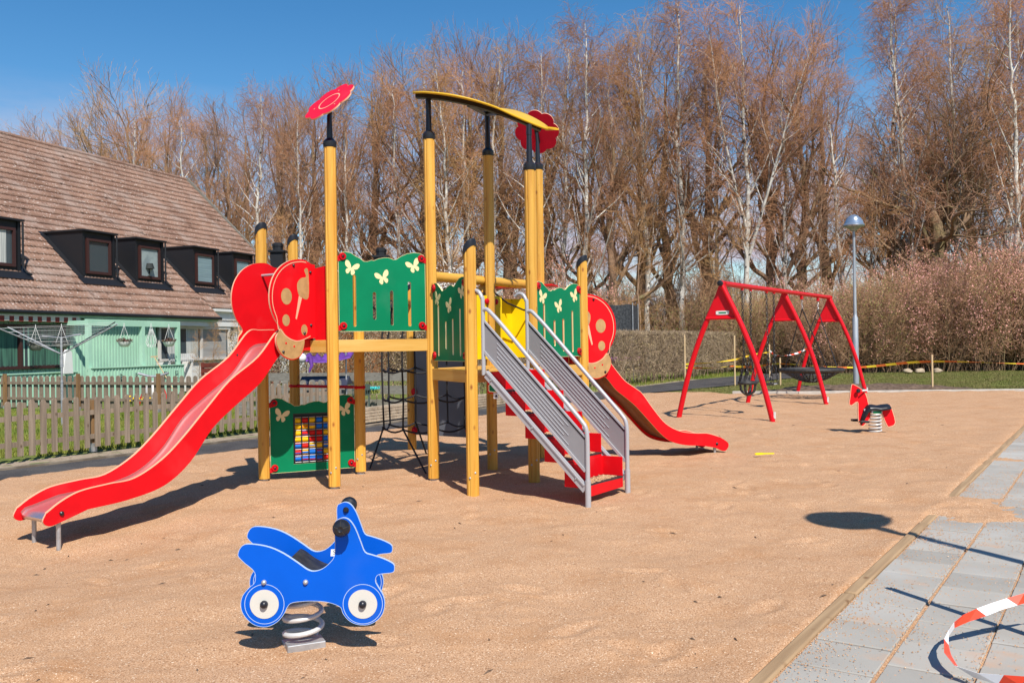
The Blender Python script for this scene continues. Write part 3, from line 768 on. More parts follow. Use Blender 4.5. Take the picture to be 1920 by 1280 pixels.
def make_post(k):
    h = HT[k]; base = pv(k); slant = k in ('P1', 'P2', 'D', 'J', 'E', 'F', 'F2')
    mb = MB(); vs = []; n = len(SEC)
    zz = [.0 if k not in ('A', 'P1', 'E', 'B') else .02, .3, 1.0, 1.8, h]
    for z in zz:
        for (x, y) in SEC:
            zt = z - ((.045 * (1 + y / .0635) if z == h and slant else 0)) - ((.035 * (1 - x / .0635) if z == h and slant else 0))
            vs.append((x, y, zt if z else -.12))
    fs = [(i * n + j, i * n + (j + 1) % n, (i + 1) * n + (j + 1) % n, (i + 1) * n + j) for i in range(len(zz) - 1) for j in range(n)]
    fs.append(tuple((len(zz) - 1) * n + j for j in range(n)))
    mb.add(vs, fs)
    # bolt heads
    o = mb.build('post', M['post'], None, ang=28)
    o.location = base; o.parent = tower; o.matrix_parent_inverse = Matrix.Translation(-Vector(tower.location))
    if k in ('D', 'B', 'C', 'G', 'E', 'A'):
        for a, z in ((-2.0, .17), (-1.1, .22)):
            mb = MB(); d = Vector((math.cos(a), math.sin(a), 0)); mb.lathe([(.011, -.002), (.011, .004), (.006, .008)], 10, base + d * .0615 + Z * z, d)
            mb.build('bolt', M['steel'], o)
    if k in ('A', 'P1', 'E', 'B'):
        mb = MB(); mb.lathe([(.045, -.1), (.045, .03), (.03, .035)], 16, base); mb.build('foot', M['steel'], o)
    mb = MB()
    if slant:
        vs = []
        R1 = [.069, .070, .070]
        for li, (dz, rr_) in enumerate(((-.055, .068), (-.012, .0705), (.012, .066))):
            for j in range(28):
                a = 2 * PI * j / 28; x, y = rr_ * math.cos(a), rr_ * math.sin(a)
                zt = h - .045 * (1 + y / .0635) - .035 * (1 - x / .0635)
                if li == 0: zt -= .03 * (1 - x / .0635) * .5
                vs.append(base + Vector((x, y, zt + dz + .02)))
        fs = [(i * 28 + j, i * 28 + (j + 1) % 28, (i + 1) * 28 + (j + 1) % 28, (i + 1) * 28 + j) for i in range(2) for j in range(28)]
        fs.append(tuple(56 + j for j in range(28)))
        mb.add(vs, fs)
    else:
        mb.lathe([(.066, -.05), (.071, -.03), (.071, .012), (.060, .025), (.045, .04), (.032, .05)], 28, base + Z * h)
        mb.lathe([(.008, 0), (.012, .01), (.006, .016)], 8, base + Vector((-.05, -.05, h - .02)), Vector((-1, -1, 0)))
    mb.build('post_cap', M['black'], o)
    return o
posts = {k: make_post(k) for k in HT}
# ---- beams
def tower_beam(a, b, z0, z1, th=.045, off=0., shr=.06, m='beamx'):
    p, q = pv(a), pv(b); u = (q - p).normalized(); nn = u.cross(Z); L = (q - p).length - 2 * shr
    mb = MB(); mb.box((0, 0, 0), (L, th, z1 - z0))
    o = mb.build('beam', M[m], None, bevel=.004, smooth=False)
    o.parent = tower; o.matrix_parent_inverse = Matrix.Translation(-Vector(tower.location))
    o.location = (p + q) / 2 + nn * off + Z * (z0 + z1) / 2; o.rotation_euler.z = math.atan2(u.y, u.x)
for a, b in (('A', 'B'), ('P1', 'A'), ('P1', 'P2'), ('P2', 'E'), ('E', 'B'), ('A', 'E')): tower_beam(a, b, 1.445, 1.578)
for a, b in (('B', 'D'), ('D', 'C'), ('C', 'J'), ('J', 'I'), ('G', 'I'), ('B', 'G')): tower_beam(a, b, 1.12, 1.248)
def deck(keys, z):
    P = [pv(k) for k in keys]; c = sum(P, V(0, 0, 0)) / len(P)
    poly = [Vector(c + (p - c) * .97) for p in P]
    xs_ = [p.x for p in poly]
    mb = MB(); x = min(xs_); wdt = .105
    me = []
    bm = bmesh.new(); f = bm.faces.new([bm.verts.new((p.x, p.y, z)) for p in poly])
    if f.normal.z < 0: bmesh.ops.reverse_faces(bm, faces=[f])
    while x < max(xs_):
        bmesh.ops.bisect_plane(bm, geom=bm.verts[:] + bm.edges[:] + bm.faces[:], plane_co=(x, 0, 0), plane_no=(1, 0, 0)); x += wdt
    orig_ = set(bm.faces); bmesh.ops.inset_individual(bm, faces=bm.faces[:], thickness=.003)
    bmesh.ops.delete(bm, geom=[f for f in bm.faces if f not in orig_], context='FACES')
    bm.faces.ensure_lookup_table()
    ext = bmesh.ops.extrude_face_region(bm, geom=bm.faces[:])
    bmesh.ops.translate(bm, verts=[g for g in ext['geom'] if isinstance(g, bmesh.types.BMVert)], vec=(0, 0, -.03))
    bmesh.ops.recalc_face_normals(bm, faces=bm.faces)
    m_ = bpy.data.meshes.new('deck'); bm.to_mesh(m_); bm.free(); m_.materials.append(M['deck'])
    link('deck', m_, tower)
deck(['P1', 'A', 'B', 'E', 'P2'], 1.572); deck(['D', 'C', 'J', 'I', 'G', 'B'], 1.242)
# ---- butterfly shape
BFH = [(.025, .10), (.10, .26), (.26, .44), (.42, .50), (.52, .44), (.52, .26), (.44, .10), (.28, .01), (.20, -.02), (.30, -.10), (.34, -.22), (.28, -.36), (.17, -.42), (.08, -.34), (.025, -.16)]
BF = smooth_loop(BFH + [(-x, y) for x, y in BFH[::-1]], 3)
def bfly(cx, cy, s, ang):
    ca, sa = math.cos(ang), math.sin(ang)
    return [(cx + s * (x * ca - y * sa), cy + s * (x * sa + y * ca)) for x, y in BF]
TOPE = [(0.0, .80), (.03, .845), (.07, .857), (.14, .845), (.205, .805), (.245, .787), (.285, .757), (.33, .757), (.37, .772), (.40, .768), (.455, .79), (.52, .803), (.575, .803), (.63, .783), (.66, .787), (.72, .825), (.79, .855), (.87, .868), (.94, .862), (.985, .84), (1.0, .80)]
def butterfly_panel(a, b, z0, off=.0, shift=0, window=False, flip=False):
    """scalloped green panel between posts a and b"""
    P, Q = pv(a), pv(b); L = (Q - P).length - .145; u = (Q - P).normalized()
    fr = vframe(P + u * .0725 + u.cross(Z) * off, Q, z0)
    W = L
    out = [(0, .012), (.012, 0), (W - .012, 0), (W, .012)] + [(x * W, y) for x, y in TOPE[::-1]]
    holes = []
    if not window:
        for cx, y0, y1 in ((.175, .05, .61), (.40, .125, .425), (.60, .062, .445), (.81, .05, .545)):
            cx *= W; r_ = .0185
            holes.append([(cx + r_ * math.cos(t), y1 - r_ + r_ * math.sin(t)) for t in np.linspace(0, PI, 8)] + [(cx + r_ * math.cos(t), y0 + r_ + r_ * math.sin(t)) for t in np.linspace(PI, 2 * PI, 8)])
        bfs = [(.14, .675, .152, -.30), (.50, .58, .152, .30), (.865, .715, .152, .38)]
    else:
        holes.append([(.265 * W, .09), (.80 * W, .09), (.80 * W, .67), (.265 * W, .67)])
        bfs = [(.13, .65, .155, -.25), (.885, .69, .155, .3)]
    mb = MB(); mb.plate(out, holes, .017, fr, 0, 1)
    mb.strip([(x, y) for x, y in out], .0035, fr, .0087, 1, closed=True)
    p = mb.build('side_panel', [M['green'], M['cream']], tower, smooth=False)
    for bx_, by_, s_, an_ in bfs:
        mb = MB(); mb.plate(bfly(bx_ * W, by_, s_, an_), [], .003, (fr[0] + fr[3] * .0092, fr[1], fr[2], fr[3]), 0); mb.plate(bfly(bx_ * W, by_, s_, an_), [], .003, (fr[0] - fr[3] * .0092, fr[1], fr[2], fr[3]), 0)
        mb.build('butterfly', M['cream'], p, smooth=False)
    for kx, sx in ((.045, -1), (W - .045, 1)):
        for kz in (.06, .805 if not window else .80):
            mb = MB(); o_ = fr[0] + fr[1] * kx + fr[2] * kz
            mb.lathe([(.036, -.012), (.040, .0), (.040, .012), (.034, .022), (.022, .022), (.016, .014), (.016, .026), (.010, .031)], 22, o_ + fr[3] * .008, fr[3])
            dv = fr[1] * sx
            mb.beam(o_ + fr[3] * .004 + fr[2] * -.012, o_ + dv * .075 + fr[3] * .004 + fr[2] * -.03, .022, .055, up=fr[2])
            kb_ = mb.build('clamp', M['darkred'], p)
            mb = MB(); mb.lathe([(.013, .0), (.013, .008), (.006, .013)], 14, o_ + fr[3] * .030, fr[3]); mb.build('bolt', M['black'], kb_)
    return p, fr, W
butterfly_panel('A', 'B', HZ + .088)
butterfly_panel('B', 'D', LZ + .085)
butterfly_panel('C', 'J', LZ + .10)
bp, bfr, bW = butterfly_panel('P1', 'E', .072, window=True)
# box with turning coloured blocks in the low panel
mb = MB(); O_, ex_, ey_, ez_ = bfr
x0, x1, y0, y1 = .265 * bW, .80 * bW, .09, .67
def bxp(a, b, c): return O_ + ex_ * a + ey_ * b + ez_ * c
RB = Matrix((ex_, ey_, ez_)).transposed()
mb.box(bxp((x0 + x1) / 2, (y0 + y1) / 2, -.10), (x1 - x0, y1 - y0, .02), RB)
for xx in (x0 + .008, x1 - .008): mb.box(bxp(xx, (y0 + y1) / 2, -.045), (.014, y1 - y0, .09), RB)
for yy in (y0 + .008, y1 - .008): mb.box(bxp((x0 + x1) / 2, yy, -.045), (x1 - x0 - .03, .014, .088), RB)
nx_, ny_ = 6, 7; cw = (x1 - x0 - .03) / nx_; ch = (y1 - y0 - .065) / ny_
for i in range(nx_ + 1): mb.box(bxp(x0 + .015 + cw * i, y0 + (ny_ * ch) / 2 + .015, .0), (.013, ny_ * ch + .02, .018), RB)
gridp = mb.build('block_box', M['black'], bp, smooth=False)
for j in range(ny_ + 1):
    mb = MB(); mb.tube([bxp(x0 + .01, y0 + .018 + ch * j, .004), bxp(x1 - .01, y0 + .018 + ch * j, .004)], .0042, 8)
    mb.build('rod', M['steel'], bp)
M['blkblue'] = plastic('block_blue', (.01, .16, .62)); M['blkred'] = plastic('block_red', (.62, .015, .012)); M['blkyel'] = plastic('block_yellow', (.86, .52, .01))
rb = random.Random(21)
pat = ['YRYBOY', 'YOYBBB', 'YRRRYB', 'YYRRBR', 'BRYYBY', 'RYBBYB', 'BBBBRR']
cmx = {'B': 'blkblue', 'R': 'blkred', 'Y': 'blkyel', 'O': 'blkyel'}
for j in range(ny_):
    for i in range(nx_):
        mb = MB(); c_ = pat[ny_ - 1 - j][i]
        cx, cy = x0 + .015 + cw * (i + .5), y0 + .018 + ch * (j + .5); ws = cw * .80; rr_ = ch * .42
        a0 = rb.uniform(0, 2 * PI); N = 16
        names_ = [cmx[c_], rb.choice(['blkblue', 'blkred', 'blkyel'])]
        vs = []; fs = []; ms = []
        for sx in (-ws / 2, ws / 2):
            for k in range(N):
                a = a0 + 2 * PI * k / N; vs.append(bxp(cx + sx, cy + rr_ * math.sin(a), -.030 + rr_ * math.cos(a)))
        for k in range(N):
            fs.append((k, (k + 1) % N, N + (k + 1) % N, N + k)); an = (a0 + 2 * PI * k / N) % (2 * PI); ms.append(0 if math.cos(an) > -.3 and rb.random() > .12 else 1)
        fs += [tuple(range(N)), tuple(range(2 * N - 1, N - 1, -1))]; ms += [0, 0]
        mb.add(vs, fs, ms); mb.build('play_block', [M[n_] for n_ in names_], bp)
# ---- yellow panels round the inner side of the low deck
def ypanel(a, b, z0, z1, box=False):
    P, Q = pv(a), pv(b); u = (Q - P).normalized(); L = (Q - P).length - .15
    fr = vframe(P + u * .075, Q, z0); h = z1 - z0; mb = MB()
    if not box:
        mb.plate([(0, 0), (L, 0), (L, h), (0, h)], [], .017, fr)
    else:
        w1, w2_ = .16, L - .16; dpt = -.30
        pr = [(0, 0), (w1, 0), (w1 + .13, dpt), (w2_ - .0, dpt), (w2_ + .06, 0), (L, 0)]
        for (a1, b1), (a2, b2) in zip(pr, pr[1:]):
            p1 = fr[0] + fr[1] * a1 + fr[3] * b1; p2 = fr[0] + fr[1] * a2 + fr[3] * b2
            mb.beam(p1 + Z * h / 2, p2 + Z * h / 2, .017, h)
    pn = mb.build('yellow_panel', M['yellow'], tower, smooth=False)
    for kx in (.02, L - .02):
        for kz in (.12, h - .07):
            mb = MB(); mb.lathe([(.034, 0), (.036, .02), (.026, .03), (.012, .034)], 18, fr[0] + fr[1] * kx + Z * kz + fr[3] * .01, fr[3]); mb.build('clamp', M['darkred'], pn)
    mb = MB()
    if not box:
        for kz in (.34, .42, .50): mb.strip(circ(L * .28, kz, .038, 20), .004, fr, .0092, closed=True)
    else: 
        for kx in (.10, .2): mb.strip(circ(L * .5 + kx, .14, .036, 20), .004, (fr[0] + fr[3] * -.30, fr[1], fr[2], fr[3]), .0095, closed=True)
    mb.build('engraving', M['tan'], pn, smooth=False)
ypanel('B', 'G', 1.33, 2.10); ypanel('G', 'I', 1.33, 2.10, True)
# ---- round log from B over G to I, and bars
def post_log(name, p, q, r_, m):
    mb = MB(); mb.tube([(0, 0, -(q - p).length / 2), (0, 0, (q - p).length / 2)], r_, 24)
    o = mb.build(name, m, None); o.parent = tower; o.matrix_parent_inverse = Matrix.Translation(-Vector(tower.location))
    o.location = (p + q) / 2; o.rotation_euler = (q - p).to_track_quat('Z', 'Y').to_euler()
    return o
bn = (pv('G') - pv('B')).normalized().cross(Z)
post_log('log', pv('B', 2.29) - bn * .10, pv('I', 2.29) - bn * .10, .058, M['post'])
post_log('log', pv('G', 2.20) - bn * .1, pv('F2', 2.16), .055, M['post'])
post_log('log', pv('F', 2.16), pv('F2', 2.16), .055, M['post'])
post_log('log', pv('E', 2.24), pv('F', 2.14), .055, M['post'])
mb = MB(); mb.tube([pv('P2', 1.02), pv('E', 1.02)], .019, 14)
for k in ('P2', 'E'): mb.lathe([(.05, -.04), (.075, 0), (.05, .04)], 14, pv(k, 1.02))
mb.build('seat_bar', M['darkred'], tower)
# ---- red roof-like board on the far side
mb = MB(); mb.beam(pv('I', 2.26) + V(-.9, .2, 0), pv('I', 2.27) + V(.2, -.1, 0), .35, .02); mb.build('red_board', M['red'], tower, smooth=False)
# ---- grey climbing board between the far posts
fr = vframe(pv('F') + (pv('F2') - pv('F')).normalized() * .07, pv('F2'), .22)
mb = MB(); mb.plate([(0, 0), (.98, 0), (.98, 1.22), (0, 1.22)], [], .03, fr)
gb = mb.build('climbing_board', mat('grey_board', (.13, .14, .165), .5, c2=(.11, .12, .14), scale=2), tower, smooth=False)
for x, z in ((.0, .06), (.0, .62), (.98, .1), (.98, .9)):
    mb = MB(); mb.lathe([(.05, 0), (.055, .02), (.03, .04)], 16, fr[0] + fr[1] * x + Z * z + fr[3] * .015, fr[3]); mb.build('clamp', M['darkred'], gb)
rb = random.Random(5)
# ---- rope net hanging like a basket under the logs
NC = V(-1.12, 11.62, 0); NR = .56; NV = 8
net_z = [.47, .84, 1.21, 1.60, 2.0]
def npt(k, z): 
    a = 2 * PI * k / NV + .35; r_ = NR * (1.0 if z < 1.7 else .9); return NC + V(math.cos(a) * r_, math.sin(a) * r_, z)
net = None
for k in range(NV):
    mb = MB(); mb.tube([npt(k, z) + V(rb.uniform(-.01, .01), rb.uniform(-.01, .01), 0) for z in net_z], .0115, 8)
    rp = mb.build('upright_rope', M['rope'], tower)
for z in net_z[:-1]:
    pts = []
    for k in range(NV):
        a, b = npt(k, z), npt(k + 1, z)
        for s in range(5): pts.append(a.lerp(b, s / 5) - Z * .045 * math.sin(PI * s / 5))
    mb = MB(); mb.tube(pts, .0115, 8, closed=True); rg = mb.build('ring_rope', M['rope'], tower)
    mb = MB()
    for k in range(NV): mb.lathe([(.010, -.018), (.019, -.01), (.019, .01), (.010, .018)], 10, npt(k, z))
    mb.build('joints', M['rope'], rg)
for k, g in ((4, (-1.80, 11.25)), (5, (-1.03, 10.66)), (0, (-.45, 12.0)), (2, (-1.2, 12.5))):
    mb = MB(); mb.tube([npt(k, .47), Vector((g[0], g[1], -.03))], .0115, 8); mb.build('anchor_rope', M['rope'], tower)
for a, b in ((pv('G', 2.22), npt(7, 2.0)), (pv('F2', 2.15), npt(1, 2.0)), (pv('F', 2.15), npt(3, 2.0)), (pv('E', 2.2), npt(4, 2.0)), (pv('G', 2.18), pv('I', 2.0)), (pv('F2', 2.1), pv('I', 2.12))):
    mb = MB(); mb.tube([a, a.lerp(b, .33) - Z * .10, a.lerp(b, .66) - Z * .12, b], .0115, 8); mb.build('hanging_rope', M['rope'], tower)
# ---- staircase
SD = V(.824, -.567, 0)                       # down the stairs
Lf, Rf = V(.684, 8.357, 0), V(1.138, 9.039, 0)
def railing(F_, side):
    def q(u, z, o=0): return F_ - SD * u + Z * z + (Rf - Lf).normalized() * o
    mb = MB()
    pts = [q(1.18, 1.20), q(1.18, 1.90), q(1.19, 1.97), q(1.215, 2.02), q(1.25, 2.045), q(1.29, 2.045), q(1.33, 2.02)]
    mb.tube(smooth_path(pts, 4), .021, 14)
    pts = [q(1.18, 1.845), q(1.13, 1.855), q(1.06, 1.80), q(.92, 1.665), q(.5, 1.232), q(.12, .845), q(.055, .775), q(.015, .72), q(0, .62), q(0, .40)]
    mb.tube(smooth_path(pts, 4), .021, 14); mb.tube([q(0, .40), q(0, .3), q(0, .2)], .021, 14)
    mb.tube([q(0, .23), q(0, .232), q(0, -.1)], [.021, .0275, .0275], 14)
    r_ = mb.build('handrail', M['railgrey'], tower, ang=50)
    fr = vframe(q(1.17, 0), q(0, 0), 0)
    k_ = (1.745 - .632) / 1.15
    mb = MB(); mb.plate([(.0, 1.438), (1.148, .315), (1.148, .632), (0, 1.745)], [], .004, fr)
    pn = mb.build('infill_panel', M['sheetgrey'], tower, smooth=False)
    mb = MB()
    for j in range(6):
        a, b = .16, .97 - .05 * (j % 2); z_ = 1.69 - .045 * j - .02
        for sgn in (.004, -.004): mb.tube([fr[0] + fr[1] * a + Z * (z_ - k_ * a) + fr[3] * sgn, fr[0] + fr[1] * b + Z * (z_ - k_ * b) + fr[3] * sgn], .0035, 6)
    mb.build('pressed_rib', M['railgrey'], pn)
    mb = MB()
    mb.beam(q(1.17, 1.438), q(.02, .315), .03, .026); mb.beam(q(1.17, 1.748), q(.02, .635), .022, .014)
    mb.build('panel_edge', M['railgrey'], pn, smooth=False)
    mb = MB(); mb.beam(q(1.17, 1.73), q(.02, .617), .012, .022); mb.build('rubber_edge', M['black'], pn, smooth=False)
    mb = MB(); mb.beam(q(1.14, 1.205), q(.022, .145), .028, .075); mb.beam(q(1.14, 1.225) + Z * .012, q(.03, .172) + Z * .012, .05, .012)
    sg = mb.build('stringer', M['railgrey'], tower, smooth=False)
    mb = MB()
    for u_ in (1.08, .60, .12): mb.lathe([(.010, 0), (.010, .008), (.005, .012)], 10, q(u_, 1.215 - .945 * (1.14 - u_) - .01) + fr[3] * .014, fr[3])
    mb.build('bolt', M['steel'], sg)
railing(Lf, 0); railing(Rf, 1)
AC = (Rf - Lf).normalized(); WS = (Rf - Lf).length
us = [1.161, .944, .714, .494, .274, .035]
tz = [1.03, .815, .60, .385, .162]
for i in range(5):
    u1, u0 = us[i], us[i + 1]; z0 = tz[i]
    p = Lf + AC * (WS / 2); wd = AC * (WS / 2 - .04)
    mb = MB()
    for s in (-1, 1):                                                        # cheeks rise from every tread
        q = p + wd * s
        mb.beam(q - SD * u1 + Z * (z0 + .093), q - SD * u0 + Z * (z0 + .093), .012, .214)
    mb.beam(p - wd - SD * (u1 - .012) + Z * (z0 + .10), p + wd - SD * (u1 - .012) + Z * (z0 + .10), .012, .20)
    lip = .10 if i == 4 else .045
    mb.beam(p - wd - SD * (u0 + .004) + Z * (z0 - lip / 2), p + wd - SD * (u0 + .004) + Z * (z0 - lip / 2), .014, lip)
    mb.box(p - SD * ((u0 + u1) / 2) + Z * (z0 - .012), (u1 - u0 - .03, WS - .10, .012), Matrix.Rotation(math.atan2(SD.y, SD.x), 3, 'Z'))
    st = mb.build('step', M['red'], tower, bevel=.003, smooth=False)
    mb = MB(); mb.box(p - SD * ((u0 + u1) / 2 - .004) + Z * (z0 + .004), (u1 - u0 - .004, WS - .10, .016), Matrix.Rotation(math.atan2(SD.y, SD.x), 3, 'Z'))
    mb.build('tread', M['rubber'], st, bevel=.003, smooth=False)
    if i in (1, 2, 3, 4):
        g_ = np.random.default_rng(i); N = 700; a_ = g_.beta(2.2, 1.6, N); b_ = g_.uniform(.06, .94, N)
        vs = []; fs = []
        for k in range(N):
            c = p - SD * (u1 - (u1 - u0) * (.06 + .84 * a_[k])) + AC * (WS - .12) * (b_[k] - .5) + Z * (z0 + .0125); s = g_.uniform(.004, .012)
            o = len(vs); vs += [c + V(s, 0, 0), c + V(-s * .5, s * .8, 0), c + V(-s * .5, -s * .8, 0), c + V(0, 0, s * .9)]; fs += [(o, o + 1, o + 3), (o + 1, o + 2, o + 3), (o + 2, o, o + 3)]
        mb = MB(); mb.add(vs, fs); tag(mb.build('sand_grains', M['sand'], st, smooth=False), kind='stuff')
fr = vframe(Lf - SD * 1.16 + AC * .0285, Lf - SD * .9, 0)
mb = MB(); o_ = [(.02 + x * .15, 1.03 + y) for x, y in ((0, .03), (.06, .0), (.94, .0), (1, .03), (1, .045), (.94, .075), (.06, .075), (0, .045))]
mb.plate(smooth_loop(o_, 2), [], .002, fr, 1); mb.plate([(a * .86 + .015, b * .8 + .215) for a, b in smooth_loop(o_, 2)], [], .002, (fr[0] + fr[3] * .0015, fr[1], fr[2], fr[3]), 0)
mb.build('name_plate', [M['green'], M['cream']], tower, smooth=False)
mb = MB(); mb.plate([(.085, .965), (.145, .965), (.145, 1.022), (.085, 1.022)], [], .002, fr, 0); mb.plate([(.10, .98), (.135, .98), (.135, .995), (.12, 1.01)], [], .0012, (fr[0] + fr[3] * .0014, fr[1], fr[2], fr[3]), 1); mb.build('sticker', [M['white'], M['blackmetal']], tower, smooth=False)
# ---- slides
def curve_uz(pts, n=5): return [(p.x, p.y) for p in smooth_path([V(a, b, 0) for a, b in pts], n)]
LTOP = [(-.02, 1.705), (.30, 1.70), (.47, 1.68), (.73, 1.415), (1.08, 1.19), (1.34, .95), (1.63, .672), (1.86, .49), (2.13, .362), (2.37, .344), (2.63, .318), (2.80, .255), (2.925, .178)]
LEND = [(2.955, .11), (2.905, .066), (2.81, .082)]
LBOT = [(2.57, .152), (2.19, .178), (1.83, .255), (1.55, .44), (1.30, .73), (1.03, .93), (.705, 1.15), (.45, 1.42), (.25, 1.47), (-.02, 1.47)]
RTOP = [(-.02, 1.375), (.40, 1.37), (.541, 1.29), (.69, 1.123), (.80, 1.01), (.96, .909), (1.06, .835), (1.23, .626), (1.415, .434), (1.64, .323), (1.895, .282), (2.09, .268), (2.29, .21)]
REND = [(2.43, .12), (2.42, .045), (2.35, .015)]
RBOT = [(2.22, .068), (1.97, .11), (1.73, .132), (1.505, .192), (1.35, .293), (1.165, .473), (.955, .68), (.80, .80), (.655, .907), (.49, 1.08), (.30, 1.14), (-.02, 1.14)]
def slide(a, b, top, end, bot, legs_u, dz):
    P, Q = pv(a), pv(b); m_ = (P + Q) / 2; e = (Q - P).normalized(); d = e.cross(Z) * 1.0
    outer = curve_uz(top, 5) + curve_uz([top[-1]] + end + [bot[0]], 4)[1:-1] + curve_uz(bot, 5)
    s_ = empty('dummy'); bpy.data.objects.remove(s_)
    hw = .235; walls = []
    # chute follows the lower edge of the walls
    low = curve_uz(bot[::-1], 5)
    path = [(u, z + .055) for u, z in low] + [(end[1][0] - .10, end[1][1] + .085), (end[1][0] - .045, end[1][1] + .075), (end[1][0] - .012, end[1][1] + .045), (end[1][0] - .015, end[1][1] + .02)]
    vs = []; N = len(path)
    cols = [(-hw + .008, .03), (-hw + .035, .006), (-hw + .07, 0), (hw - .07, 0), (hw - .035, .006), (hw - .008, .03)]
    for (u, z) in path:
        for c_, dz_ in cols: vs.append(m_ + e * c_ + d * u + Z * (z + dz_))
    K = len(cols); fs = [(i * K + j, i * K + j + 1, (i + 1) * K + j + 1, (i + 1) * K + j) for i in range(N - 1) for j in range(K - 1)]
    mb = MB(); mb.add(vs, fs)
    sl_ = mb.build('slide', M['stainless'], tower, ang=40)
    so_ = sl_.modifiers.new('thick', 'SOLIDIFY'); so_.thickness = .003
    mb = MB(); vs = [m_ + e * c_ + d * u + Z * (z - .012) for (u, z) in path[:-2] for c_ in (-hw + .01, hw - .01)]
    mb.add(vs, [(2 * i, 2 * i + 1, 2 * i + 3, 2 * i + 2) for i in range(len(path) - 3)])
    so2 = mb.build('underside', M['brownsheet'], sl_); so2.modifiers.new('thick', 'SOLIDIFY').thickness = .008
    for sgn in (-1, 1):
        O = m_ + e * (hw * sgn); fr = (O, d, Z, d.cross(Z)) 
        mb = MB(); mb.plate(outer, [], .019, fr, 0, 1)
        for off in (.0099, -.0099): mb.strip([(u, z) for u, z in outer][2:len(curve_uz(top, 5))], .007, fr, off, 1)
        mb.build('side_wall', [M['red'], M['peach']], sl_, smooth=False)
        # bolt
        mb = MB(); mb.lathe([(.019, 0), (.019, .01), (.010, .018)], 14, O + d * legs_u + Z * (dz + .0) + e * (sgn * .010), e * sgn)
        mb.lathe([(.010, 0), (.010, .006)], 12, O + d * .62 + Z * (top[3][1] + .02) - e * (sgn * .010), -e * sgn)
        mb.build('bolt', M['black'], sl_)
        mb = MB(); x = O - e * (sgn * .0) + d * legs_u
        gz = -.22 if a == 'P1' else -.08
        x = m_ + e * (sgn * (hw - .04)) + d * (legs_u + .0)
        mb.tube([x + Z * gz, x + Z * dz], .019, 14); mb.build('leg', M['steel'], sl_)
    return m_, e, d
lm = slide('P1', 'A', LTOP, LEND, LBOT, 2.80, .155)
rm = slide('J', 'I', RTOP, REND, RBOT, 2.24, .12)
# ---- ladybird side boards at both slide openings
LB = [(.0, 2.395), (.05, 2.40), (.14, 2.435), (.24, 2.438), (.37, 2.41), (.49, 2.34), (.58, 2.23), (.625, 2.10), (.625, 1.955), (.575, 1.82), (.493, 1.70), (.548, 1.616), (.54, 1.52), (.474, 1.425), (.351, 1.374), (.236, 1.40), (.177, 1.478), (.155, 1.592), (.06, 1.60), (.0, 1.60)]
def ladybird(m_, e, d, sgn, dz, full=True):
    O = m_ + e * (.30 * sgn) + Z * dz
    fr = (O, d, Z, d.cross(Z)); f = 1 if (fr[3].dot(e * sgn) > 0) else -1
    out = [LB[0]] + [tuple(p) for p in smooth_loop(LB, 5)[5:5 * 17]] + LB[17:]
    mb = MB(); mb.plate(out, [], .019, fr, 0, 1)
    b_ = mb.build('ladybird_board', [M['red'], M['peach']], tower, smooth=False)
    faces = (f,) if full else (f,)
    for g in faces:
        o1, o2 = .0103 * g, .0112 * g
        def fan(poly, off, name, m):
            mb = MB(); 
            if g < 0: poly = poly[::-1]
            mb.plate(poly, [], .0015, (fr[0] + fr[3] * off, fr[1], fr[2], fr[3]), 0); mb.build(name, m, b_, smooth=False)
        # head
        head = [(.49, 1.70), (.545, 1.615), (.537, 1.525), (.472, 1.433), (.351, 1.384), (.242, 1.408), (.187, 1.482), (.168, 1.585), (.26, 1.575), (.35, 1.595), (.43, 1.64)]
        fan([tuple(p) for p in smooth_loop(head, 4)], o1, 'head', M['tan'])
        # spots
        fan(circ(.405, 2.04, .072, 30, .086), o1, 'spot', M['tan']); fan(circ(.415, 1.79, .05, 26, .061), o1, 'spot', M['tan'])
        fan(circ(.165, 1.69, .044, 24, .058), o1, 'spot', M['tan'])
        fan([tuple(p) for p in smooth_loop([(.10, 2.33), (.155, 2.33), (.13, 2.26), (.20, 2.24), (.255, 2.18), (.245, 2.08), (.20, 2.035), (.10, 2.04)], 4)], o1, 'spot', M['tan'])
        fan([(.19, 2.04), (.235, 2.05), (.285, 1.81), (.27, 1.80)], o1, 'line', M['peach'])
        mb = MB(); ring = [((x - .02) * .955 + .012, (y - 1.9) * .955 + 1.9) for x, y in smooth_loop(LB[1:11], 5)[5:45]]
        mb.strip(ring[::-1] if g < 0 else ring, .009, fr, o2 + .0006 * g, 0)
        belly = curve_uz([(.495, 1.695), (.43, 1.63), (.35, 1.588), (.26, 1.572), (.17, 1.59), (.08, 1.625)], 4)
        mb.strip(belly[::-1] if g < 0 else belly, .009, fr, o2 + .0008 * g, 0); mb.build('engraved_line', M['peach'], b_, smooth=False)
        for (x, y) in ((.46, 1.46), (.165, 1.655), (.305, 2.37), (.07, 2.31), (.07, 1.74)):
            mb = MB(); mb.lathe([(.015, 0), (.015, .008), (.008, .016)], 12, O + d * x + Z * y + fr[3] * (.0105 * g), fr[3] * g); mb.build('bolt', M['black'], b_)
        for (x, y) in ((.42, 1.55), (.31, 1.515)):
            mb = MB(); mb.lathe([(.012, 0), (.010, .002)], 12, O + d * x + Z * y + fr[3] * (.0115 * g), fr[3] * g); mb.build('eye', M['red'], b_)
